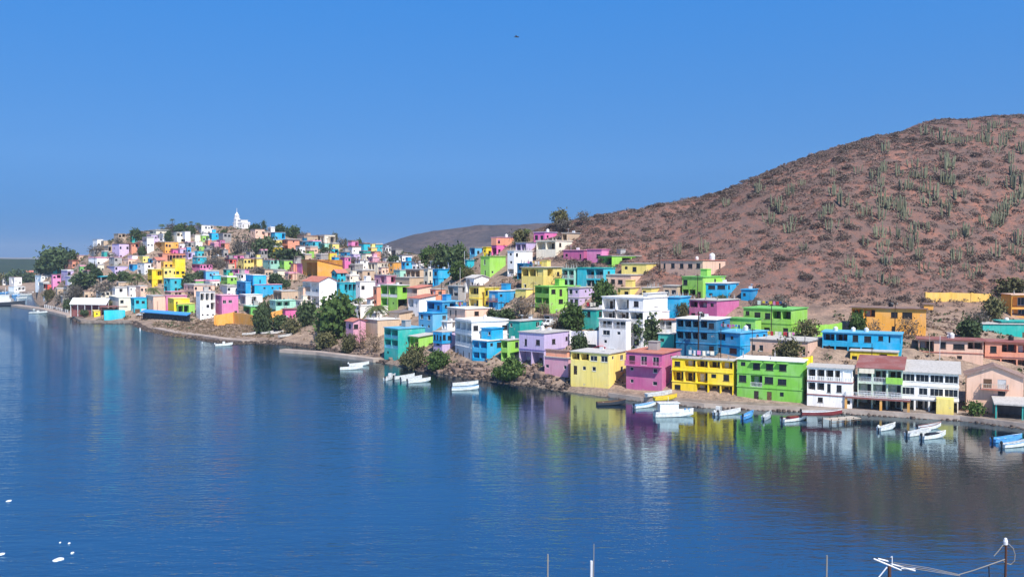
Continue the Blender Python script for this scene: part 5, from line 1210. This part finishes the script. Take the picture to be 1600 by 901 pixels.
panga('white boat moored beyond the pier, left of the grey huts', 40,461,9,20,cover='hull_white'); panga('small white boat behind the moored launch beyond the pier', 62,465,7,40); panga('small white boat nearest the shore beyond the pier', 72,467,7,30)
for i, (px, py, L, hd, lab) in enumerate([(22,462,9,10,'white boat moored left among the boats beyond the pier'), (34,466,7,30,'small white boat in the gap between ferry and pier boats'), (52,458,8,15,'white boat close under the grey shack beyond the pier'), (80,472,7,60,'white boat tied at the inner side of the pier'), (88,476,7,50,'second white boat tied at the inner side of the pier'), (96,480,6,70,'third white boat tied nearest the shore end of the pier'), (5,458,9,5,'white boat at the left edge behind the ferry')]):
    panga(lab, px, py, L, hd, cowl='hull_white', hull='hull_white' if i % 3 else 'hull_blue', console=(i % 2 == 0))
def cabin_boat():
    p = onwater(1053, 650); r = empty('cabin_boat', p, R_(6)); tag(r, 'white wooden fishing boat with wheelhouse in front of the bright yellow house', 'boat'); L = 8.0
    g = MB(); rows = loft(g, L, 2.5, 1.0, 1.5, keel=-.4); g.build('hull', MATS['hull_white'], r)
    g = MB(); g.poly([(q[0][0], q[0][1], q[0][2]-.25) for q in rows]+[(q[4][0], q[4][1], q[4][2]-.25) for q in rows[::-1]]); g.build('deck', MATS['palewood'], r)
    g = MB(); [g.tube([Vector(q[k])+Vector((0, 0, .03)) for q in rows], .07, 5) for k in (0, 4)]; g.build('gunwale', MATS['white_metal'], r)
    c = MB(); c.box(-3.1, -.95, .8, .7, .95, 2.75); c.box(-3.4, -1.1, 2.753, 1.0, 1.1, 2.87); cb = c.build('wheelhouse', MATS['hull_white'], r)
    for x, w, h in ((-2.3, .9, 1.7), (-1.1, .5, .6), (-.2, .5, .6)): link('window', win_mesh(w, h, 'white_frame'), cb, (x, -1.0, 2.5-h))
    for y in (-.5, .5): link('window', win_mesh(.7, .6, 'white_frame'), cb, (.75, y, 1.95), (0, 0, math.pi/2))
    g = MB(); g.tube([(-1.2, 0, 2.87), (-1.2, 0, 4.0)], .04, 5); g.build('mast', MATS['white_metal'], r)
    for t in (.1, .5): g = MB(); g.lathe([(0, 0), (.2, 0), (.2, .6), (0, .62)], 2.0+t*2, -.3, 8); g.build('barrel', MATS['hull_blue'], r, (0, 0, 1.0))
cabin_boat()
def ferry():
    p = onwater(9, 477); r = empty('ferry', p, R_(8)); tag(r, 'dark hulled working vessel with white superstructure moored at the pier end', 'ship'); L = 24
    g = MB(); rows = loft(g, L, 7, 2.0, 3.2, keel=-1); g.build('hull', MATS['hull_dark'], r)
    g = MB(); g.poly([(q[0][0], q[0][1], q[0][2]-.2) for q in rows]+[(q[4][0], q[4][1], q[4][2]-.2) for q in rows[::-1]]); g.build('deck', MATS['slab'], r)
    c = MB(); c.box(-6, -2.4, 1.8, 4, 2.4, 4.4); c.box(-3, -1.9, 4.403, 3, 1.9, 6.8); c.box(-3.4, -2.2, 6.803, 3.4, 2.2, 7.0); cb = c.build('superstructure', MATS['hull_white'], r)
    for x in (-4.6, -2.6, -.6, 1.4, 3.): link('window', win_mesh(1., .9, 'white_frame'), cb, (x, -2.46, 2.9))
    for x in (-2, 0, 2): link('window', win_mesh(1.2, 1., 'white_frame'), cb, (x, -1.96, 5.3))
    for x, h in ((0, 12), (7.5, 8.5), (-8, 8)): g = MB(); g.tube([(x, 0, 2), (x, 0, h)], [.2, .1], 6); g.tube([(x, 0, h*.7), (x+2.4, 0, h*.9)], .08, 5); g.build('mast', MATS['white_metal'], r)
    g = MB(); g.lathe([(.9, 4.4), (.8, 7.6), (.6, 7.65), (0, 7.66)], -4.4, 0, 10); g.build('funnel', MATS['hull_white'], r)
ferry()
# floating dock, terrace deck, yellow quay block
def dock():
    a = onwater(1292, 655, .9); b = onwater(1338, 651, .9); r = empty('wooden_dock', a); tag(r, 'rickety grey wooden dock on thin posts below the white balcony house', 'dock'); d = (b-a); n = Vector((-d.y, d.x, 0)).normalized()*1.3; g = MB()
    for t in range(22):
        u = d*(t/22); v = d*((t+.86)/22); g.quad(u-n, v-n, v+n, u+n); g.quad(u-n-Vector((0,0,.1)), v-n-Vector((0,0,.1)), v-n, u-n)
    g.build('deck', MATS['palewood'], r)
    for t in (0, .25, .5, .75, 1):
        for s in (-1, 1): q = d*t+n*s*.92; g = MB(); g.tube([(q.x, q.y, -2.4), (q.x, q.y, .25)], .09, 6); g.build('post', MATS['dark_wood'], r)
    g = MB(); q = d*.5-n*.95
    g.tube([q*.2+(-n*.75), d*1-n*.95], .05, 5); g.tube([(d*0-n*.95)+Vector((0,0,-.5)), (d-n*.95)+Vector((0,0,-.35))], .05, 5); g.build('rail', MATS['wood'], r)
dock()
rt, a, b, h, C, th, _ = next(t for t in HOUSES if t[0] == TERR)
z2 = h/3
dk = MB(); dk.box(-a-2.2, -2.6, z2-.32, 1.6, -.02, z2-.02); dko = dk.build('terrace_deck', MATS['maroonroof'], TERR)
for x in (-a-2., -a*.45, 1.3): g = MB(); g.box(x-.22, -2.45, -1.5, x+.22, -2.0, z2-.325); g.build('column', MATS['ochre'], TERR)
rl = link('railing', rail_mesh(q1(a+3.5), 'white_metal', False, 1.0), TERR, (-a/2-.3, -2.5, z2-.018))
rl = link('railing', rail_mesh(2.4, 'white_metal', False, 1.0), TERR, (-a-2.1, -1.3, z2-.018), (0, 0, math.pi/2))
g = MB(); g.box(-a*.36, -.5, h*2/3-.1, .1, -.06, h*2/3+1.15); g.build('lime_panel', MATS['lime'], TERR)
g = MB(); g.box(-a+.3, -.52, h-1.1, -a*.62, -.46, h-.15); g.build('blind', MATS['cream'], TERR)
for x in (-a*.2, -a*.5, -a*.8): g = MB(); g.box(x-.35, -1.6, z2+.70, x+.35, -.9, z2+.76); g.box(x-.05, -1.3, z2-.015, x+.05, -1.2, z2+.7); o = g.build('table', MATS['white_metal'], None, TERR.matrix_basis.translation); o.rotation_euler = (0, 0, -th); tag(o, {0: 'small white table on the restaurant terrace, right one', 1: 'small white table on the restaurant terrace, middle one', 2: 'small white table on the restaurant terrace, left one'}[[-a*.2, -a*.5, -a*.8].index(x)], 'table')
wall_seg('quay_wall', 'low yellow kerb wall along the quay in front of the white glazed house', [(1397,657,181),(1440,658.5,179),(1500,660,177.5),(1551,661.5,176)], [.75,.8,.7,.7], .5, 'straw', base=1)
# ------------------------------------------------------------------ poles, cars, tanks
def pole(label, px, yt, yb, mt='dark_wood', arm=True, r=.14, Y=None, name='utility_pole', trans=False):
    p = ground(px, yb) if Y is None else at(px, yb, Y); H_ = (yb-yt)*p.y/FPX; o = empty(name, p, R_(30)); tag(o, label, 'pole')
    g = MB(); g.tube([(0, 0, -1.5), (0, 0, H_)], [r, r*.7], 8); g.build('shaft', MATS[mt], o)
    if arm:
        g = MB(); g.box(-.9, -.06, H_-.55, .9, .06, H_-.4); g.build('crossarm', MATS['dark_wood'], o)
        for x in (-.8, 0, .8): g = MB(); g.lathe([(.05, H_-.4), (.07, H_-.3), (.03, H_-.2), (0, H_-.2)], x, 0, 6); g.build('insulator', MATS['white_metal'], o)
    if trans: g = MB(); g.lathe([(0, H_-2.2), (.28, H_-2.2), (.28, H_-1.3), (0, H_-1.28)], .38, 0, 10); g.build('transformer', MATS['car_silver'], o)
    return p+Vector((0, 0, H_-.3))
W_ = []
W_.append(pole('dark utility pole in front of the white villa, left of the pair', 962,482,548)); W_.append(pole('dark leaning-looking utility pole in front of the white villa, right of the pair', 972,488,548,trans=True))
W_.append(pole('dark pole before the deep blue house', 1091,486,566,r=.18,trans=True)); W_.append(pole('thin dark pole before the mid blue house', 1126,512,566,r=.1,arm=False)); W_.append(pole('thin dark pole left of the long peach house', 1175,512,566,r=.1)); W_.append(pole('thin dark pole in front of the long blue house', 1362,536,580,r=.1,arm=False))
pole('pale mast rising over the maroon-roofed peach house', 1468,524,578,'white_metal',False,.07); pole('tall thin pole beside the palm on the middle shore', 563,462,552,'dark_wood',True,.1); pole('wooden pole in front of the narrow yellow house', 772,440,484,'rust',True,.12); pole('white pole left of the brick arcade house', 727,441,482,'white_metal',False,.1); pole('pale pole on the green balcony house', 606,444,490,'palewood',True,.1)
pole('pale street pole above the large white gable house', 553,436,470,'dark_wood',False,.09); pole('pole in front of the azure tower house', 377,428,468,'dark_wood',True,.12); pole('pale pole behind the small white gable house', 719,418,448,'white_metal',False,.08); pole('slim white pole near the turquoise saddle block', 726,392,420,'white_metal',False,.1); pole('pole between lilac house and white retaining wall', 903,500,548,'dark_wood',False,.07); pole('pole in front of the wide peach shore house', 246,470,497,'dark_wood',False,.12)
pole('rusty mast on the bare hill foot above the orange house', 1452,520,560,'palewood',False,.06); pole('dark pole rising from the pink quay house roof', 1000,530,565,'dark_wood',False,.06)
for a_, b_ in zip(W_[:-1], W_[1:]):
    g = MB(); c = a_
    for dz in (0, -.5): g.tube([(a_-c)*(1-t)+(b_-c)*t+Vector((0, 0, dz-1.6*4*t*(1-t)*.35)) for t in [i/10 for i in range(11)]], .018, 3, False)
    o = g.build('power_line', MATS['dark_metal'], None, c)
    tag(o, 'thin dark power line strung between poles, section %s' % ['at the white villa', 'from the villa to the deep blue house', 'across the deep blue house', 'from mid blue house to peach house', 'from peach house to long blue house'][W_.index(a_)], 'power line')
pole('white mooring post standing in the water off the left stone point', 219,512,520,'white_metal',False,.3,Y=385,name='mooring_post'); pole('short white mooring post near the white motorboat', 316,534,541,'white_metal',False,.25,Y=330,name='mooring_post')
def car(label, px, py, paint_, head, van=False, pick=False, s=1.):
    p = ground(px, py); r = empty('van' if van else ('pickup' if pick else 'car'), p, R_(head)); tag(r, label, 'van' if van else 'car'); L, Wd = 4.3*s, 1.75
    prof = [(-L/2, .35), (-L/2, .85), (-L*.44, .95), (-L*.36, 1.42), (L*.1, 1.45), (L*.25, .98), (L*.46, .85), (L/2, .6), (L/2, .35)]
    if van: prof = [(-L/2, .35), (-L/2, 1.95), (L*.22, 2.0), (L*.38, 1.15), (L*.49, .95), (L/2, .6), (L/2, .35)]
    if pick: prof = [(-L/2, .4), (-L/2, .95), (-L*.1, .95), (-L*.08, 1.55), (L*.14, 1.55), (L*.26, 1.02), (L*.47, .92), (L/2, .6), (L/2, .4)]
    g = MB()
    for y in (-Wd/2, Wd/2): g.poly([(x, y, z) for x, z in prof])
    for (x0, z0), (x1, z1) in zip(prof, prof[1:]+prof[:1]): g.quad((x0, -Wd/2, z0), (x1, -Wd/2, z1), (x1, Wd/2, z1), (x0, Wd/2, z0))
    g.build('body', MATS[paint_], r)
    zt = prof[3][1] if not van else 1.95
    for y in (-1, 1):
        g = MB(); yy = y*(Wd/2+.012)
        if van: g.quad((L*.06, yy, 1.2), (L*.33, yy, 1.2), (L*.22, yy, 1.8), (L*.06, yy, 1.8))
        elif pick: g.quad((-L*.06, yy, 1.0), (L*.2, yy, 1.0), (L*.12, yy, 1.48), (-L*.06, yy, 1.48))
        else: g.quad((-L*.38, yy, .98), (L*.2, yy, .98), (L*.09, yy, 1.38), (-L*.33, yy, 1.38))
        g.build('side_window', MATS['glass'], r)
        for x in (-L*.3, L*.3):
            w = MB(); w.tube([(x, y*(Wd/2-.18), .32), (x, y*(Wd/2+.02), .32)], .32, 12); wo = w.build('wheel', MATS['rubber'], r); h_ = MB(); h_.tube([(x, y*(Wd/2+.02), .32), (x, y*(Wd/2+.035), .32)], .18, 10); h_.build('rim', MATS['chrome'], wo)
    g = MB(); i = 4 if not van else 2; (x0, z0), (x1, z1) = prof[i], prof[i+1]; nx, nz_2 = (z0-z1), (x1-x0); l_ = math.hypot(nx, nz_2); nx, nz_2 = nx/l_*.015, nz_2/l_*.015
    g.quad((x0+nx, -Wd*.42, z0+nz_2-.03), (x1+nx, -Wd*.44, z1+nz_2), (x1+nx, Wd*.44, z1+nz_2), (x0+nx, Wd*.42, z0+nz_2-.03)); g.build('windscreen', MATS['glass'], r)
    for y in (-.6, .6): g = MB(); g.box(L/2-.02, y-.15, .6, L/2+.03, y+.15, .74); g.build('headlight', MATS['white_metal'], r)
car('red car parked above the pale yellow quay house', 936,549,'car_red',160); car('dark car parked left of the red car', 922,546,'car_dark',165); car('silver car parked right of the red car', 950,553,'car_silver',170)
car('white van parked behind the lilac house', 858,509,'car_white',200,van=True); car('dark car beside the white van behind the lilac house', 873,511,'car_dark',190); car('pale silver pickup above the hedge behind the teal house', 822,496,'car_silver',170,pick=True); car('white car at the kerb near the turquoise awning shop', 222,493,'car_white',170,s=1.2); car('dark car near the wide peach shore house', 242,494,'car_dark',170,s=1.2); car('dark car in front of the yellow and lime house', 288,496,'car_dark',160,s=1.2); car('white pickup parked on the beach bank left of the large shore tree', 512,515,'car_white',150,pick=True)
# laundry and extra poles in the streets
def laundry(label, frag, fx=.5):
    root, a, b, h, C, th, _ = next(t for t in HOUSES if frag in t[6]); p = root.matrix_basis @ Vector((-a*.5, b*.15, h+.21)); o = empty('clothes_line', p, -th); tag(o, label, 'clothes line'); L = min(a*.8, 7); r = random.Random(frag)
    for s in (-1, 1): g = MB(); g.tube([(s*L/2, 0, 0), (s*L/2, 0, 1.8)], .03, 5); g.build('post', MATS['dark_metal'], o)
    g = MB(); g.tube([(-L/2, 0, 1.75), (0, 0, 1.65), (L/2, 0, 1.75)], .012, 3); g.build('line', MATS['white_metal'], o); x = -L/2+.3
    while x < L/2-.9:
        w = r.uniform(.45, .9); hh = r.uniform(.5, 1.2); g = MB(); g.box(x, -.015, 1.67-hh, x+w, .015, 1.67); g.build('garment', MATS[r.choice(['hull_white', 'cloth_red', 'hull_blue', 'car_blue', 'hull_yellow', 'cream', 'pink'])], o); x += w+r.uniform(.1, .5)
for frag, lab in (('long peach house with a bare', 'laundry line on the roof of the long peach house with the bare tree'), ('mid blue two-storey', 'laundry line on the mid blue house roof'), ('white house joined right of', 'laundry line on the roof of the white house joined to the turquoise one'), ('yellow two-storey house with shaded', 'laundry line on the yellow veranda house roof'), ('peach upper house right', 'laundry line on the peach upper house roof'), ('bright yellow house with open', 'laundry line on the bright yellow quay house roof'), ('teal house behind the leafy', 'laundry line on the teal house by the leafy tree'), ('large lime green hillside', 'laundry line on the large lime hillside house roof')):
    laundry(lab, frag)
E_ = []
for lab, px, yt, yb in (('slim dark pole beside the salmon brick house', 690,440,480), ('slim dark pole left of the green three-storey house', 833,440,492), ('slim dark pole between the peach and yellow upper-right houses', 1030,398,430), ('slim dark pole before the large lime hillside house', 1205,474,530), ('slim dark pole at the orange ochre house', 1398,472,528), ('slim dark pole by the lime stacked house terrace', 783,470,508), ('slim dark pole before the small lime upper-right house', 1090,428,470), ('slim dark pole above the pink shore house roofs', 330,440,462), ('slim dark pole at the stepped yellow house', 292,412,452), ('slim dark pole left of the orange hall', 462,404,440), ('slim dark pole on the far-left lilac slope', 148,398,430), ('slim dark pole under the hilltop church', 372,366,398), ('slim dark pole among the ridge houses', 512,372,402), ('slim dark pole near the orange saddle house', 604,400,432)):
    E_.append(pole(lab, px, yt, yb, 'dark_wood', True, .12))
for (i, j), lab in (((0, 5), 'thin power line between the salmon brick house and the stacked terrace'), ((5, 1), 'thin power line running to the green three-storey house'), ((2, 6), 'thin power line over the upper-right yellow and lime houses'), ((3, 4), 'thin power line from the large lime house to the orange ochre house'), ((7, 8), 'thin power line in front of the stepped yellow house'), ((11, 12), 'thin power line along the far ridge below the church'), ((12, 13), 'thin power line along the ridge-end houses')):
    a_, b_ = E_[i], E_[j]; g = MB(); g.tube([(b_-a_)*t+Vector((0, 0, -1.5*4*t*(1-t)*.5)) for t in [k/10 for k in range(11)]], .025, 3, False); tag(g.build('power_line', MATS['dark_metal'], None, a_), lab, 'power line')
def hroot(frag): return next(t[0] for t in HOUSES if frag in t[6])
tank(hroot('highest on the right slope'), 'white water tank on the right of the highest long peach house', .05, .5, r=.85, h=1.9); tank(hroot('highest on the right slope'), 'small white water tank mid roof of the highest long peach house', .4, .5, r=.5, h=.9)
for fr_, fx, k, lab in (('long bright blue house', .85, 'white', 'left'), ('long bright blue house', .62, 'white', 'middle'), ('long bright blue house', .45, 'white', 'right')): tank(hroot(fr_), fx and f'white water tank on the long bright blue house roof, {lab} of three', fx, .5, k, .5, .9)
for frag, lab, k in (('lilac two-storey house above', 'white water tank on the lilac shore house roof', 'white'), ('big pink house with a long', 'black water tank on the roof of the big pink quay house', 'black'), ('pink house with salmon upper', 'white water tank above the pink skyline house', 'white'), ('turquoise two-storey house with white', 'black water tank on the turquoise balcony house', 'black'), ('white three-storey house with stacked', 'white water tank on the house with stacked dark bays', 'white'),
        ('deep blue three-storey', 'black water tank on the deep blue house roof', 'black'), ('large lime green hillside', 'black water tank on the large lime hillside house', 'black'), ('orange ochre house', 'black water tank on the orange ochre house', 'black'), ('teal house with white windows', 'white water tank on the teal house at the right edge', 'white'), ('peach house with maroon roof edge', 'white water tank on the maroon-edged peach house', 'white'),
        ('salmon house with arches', 'black water tank on the salmon arched house', 'black'), ('yellow two-storey house with shaded', 'white water tank on the yellow veranda house', 'white'), ('green three-storey house with stacked', 'black water tank on the green stacked-balcony house', 'black'), ('mid blue two-storey', 'white water tank on the mid blue house', 'white'), ('long peach house with a bare tree', 'black water tank on the long peach house', 'black'),
        ('bright blue house with long flat', 'black water tank on the bright blue flat-roofed house', 'black'), ('lime green two-storey house right', 'white water tank on the lime house under the long peach house', 'white'), ('cream house with a dark open', 'black water tank on the cream porch house', 'black'), ('hot pink house highest', 'white water tank on the hot pink house at the hill edge', 'white'), ('white house with rows of columns', 'white water tank on the white column house', 'white')):
    tank(hroot(frag), lab, .3+.4*HR.random(), .6, k, .55, 1.15)
# ------------------------------------------------------------------ bird, foam, foreground poles
p = at(807, 58, 130); r = empty('bird', p, R_(15)); tag(r, 'dark seabird gliding alone high in the blue sky', 'bird')
sk_ = bpy.data.meshes.new('bird_body'); vs = [(0,0,0),(.28,0,.02),(.42,0,.05),(-.3,0,0),(-.45,0,0),(.06,.3,.12),(-.02,.72,.06),(.06,-.3,.12),(-.02,-.72,.06)]
sk_.from_pydata(vs, [(0,1),(1,2),(0,3),(3,4),(0,5),(5,6),(0,7),(7,8)], []); o = link('body', sk_, r); sk_.materials.append(MATS['bird'])
md = o.modifiers.new('skin', 'SKIN'); rad = [(.1,.09),(.06,.06),(.025,.025),(.06,.04),(.05,.015),(.1,.02),(.03,.01),(.1,.02),(.03,.01)]
for v, q in zip(sk_.skin_vertices[0].data, rad): v.radius = q
sk_.skin_vertices[0].data[0].use_root = True; o.modifiers.new('sub', 'SUBSURF').levels = 1; r.rotation_euler = (R_(28), R_(-6), R_(20))
for i, (px, py, w, lab) in enumerate([(92,873,24,'largest white foam patch floating at the lower left'), (113,863,9,'small white foam patch right above the largest one'), (2,865,16,'white foam patch cut by the left edge of the view'), (14,782,13,'white foam patch floating higher up at the left'), (94,847,5,'tiny white foam speck above the largest patch, left of two'), (108,848,6,'tiny white foam speck above the largest patch, right of two')]):
    p = onwater(px, py); a = w*p.y/FPX/2*.72; g = MB(); n = 14; rr = random.Random(i); pts = [(a*math.cos(t)*(.75+.4*rr.random()), a*1.5*math.sin(t)*(.6+.5*rr.random())) for t in [k*2*math.pi/n for k in range(n)]]
    for k in range(n):
        x0, y0 = pts[k]; x1, y1 = pts[(k+1) % n]; g.tri((x0*.6, y0*.6, .07), (x1*.6, y1*.6, .07), (0, 0, .1)); g.quad((x0, y0, -.03), (x1, y1, -.03), (x1*.6, y1*.6, .07), (x0*.6, y0*.6, .07))
    tag(g.build('foam_patch', MATS['foam'], None, p), lab, 'foam')
YF = 14.
def fpole(name, label, px, yt, r0, r1, mt, lean=0):
    t = at(px, yt, YF); zb = 19-.40*YF; o = empty(name, (t.x-lean, YF, zb)); tag(o, label, 'pole'); g = MB(); g.tube([(0, 0, -1), (lean, 0, t.z-zb)], [r0, r1], 8); g.build('shaft', MATS[mt], o); return o, t
o, t = fpole('foreground_mast', 'thin white pole at the bottom centre, left of the spiked one', 856, 865, .02, .012, 'weathered', .04)
o, t = fpole('foreground_mast', 'white spiked pole with a second rod at the bottom centre', 928, 849, .026, .006, 'weathered', .12)
g = MB(); q = Vector((.04, 0, (t.z-o.location.z)*.9)); g.tube([(0, .03, 0), (.085, .03, t.z-o.location.z-.28)], [.03, .022], 8); g.build('rod', MATS['white_metal'], o)
o, t = fpole('foreground_mast', 'short white pole at the bottom right, left of the bracket', 1292, 867, .02, .013, 'weathered', .02)
o, t = fpole('bracket_post', 'rusty post carrying a tilted white slatted bracket at the bottom right', 1390, 884, .03, .028, 'rust', .0); c = o.location
def P_(px, py, Y=YF): return at(px, py, Y)-c
g = MB()
for k, (a_, b_) in enumerate((((1365,872),(1408,890)),((1372,872),(1388,876)),((1392,880),(1430,891)),((1408,887),(1430,888)))): g.tube([P_(*a_, YF+.06*k), P_(*b_, YF+.06*k)], .013, 6)
g.build('bracket', MATS['white_metal'], o); g = MB(); g.tube([P_(1386,885), P_(1370,905)], .01, 6); g.tube([P_(1394,884), P_(1394,868), P_(1392,870)], .008, 5); g.build('strut', MATS['white_metal'], o)
o2, t2 = fpole('rusty_pole', 'rusty foreground pole with white cap and looped cable at the bottom right', 1572, 850, .022, .018, 'rust'); c2 = o2.location
Q_ = lambda px, py, Y=YF: at(px, py, Y)-c2
g = MB(); g.lathe([(0, 0), (.03, 0), (.035, .05), (.02, .1), (0, .11)], 0, 0, 10); g.build('cap', MATS['white_metal'], o2, Q_(1571,850)+Vector((0,0,0)))
g = MB(); g.tube([Q_(*v) for v in ((1553,868),(1560,860),(1567,851),(1576,849),(1583,856),(1586,866),(1585,876),(1579,881),(1571,879),(1567,874))], .007, 6); g.build('cable', MATS['weathered'], o2)
g = MB(); g.tube([Q_(1573,872), Q_(1545,882)], .008, 6); g.tube([Q_(1545,882), Q_(1522,890), Q_(1498,897)], .008, 6); g.build('stay_rod', MATS['weathered'], o2)
g = MB(); g.tube([Q_(1549,881), Q_(1545,884), Q_(1546,905)], .009, 6); g.build('drop_rod', MATS['dark_metal'], o2)
g = MB(); c3 = at(1392,878,YF)
for k in range(3): g.tube([at(1396+4*k,878+3*k,YF)-c3, at(1450,886+2.5*k,YF)-c3, at(1500,897+k,YF)-c3], .004, 4)
tag(g.build('stay_wires', MATS['weathered'], None, c3), 'thin pale wires hanging between the white bracket and the rusty pole', 'wires')
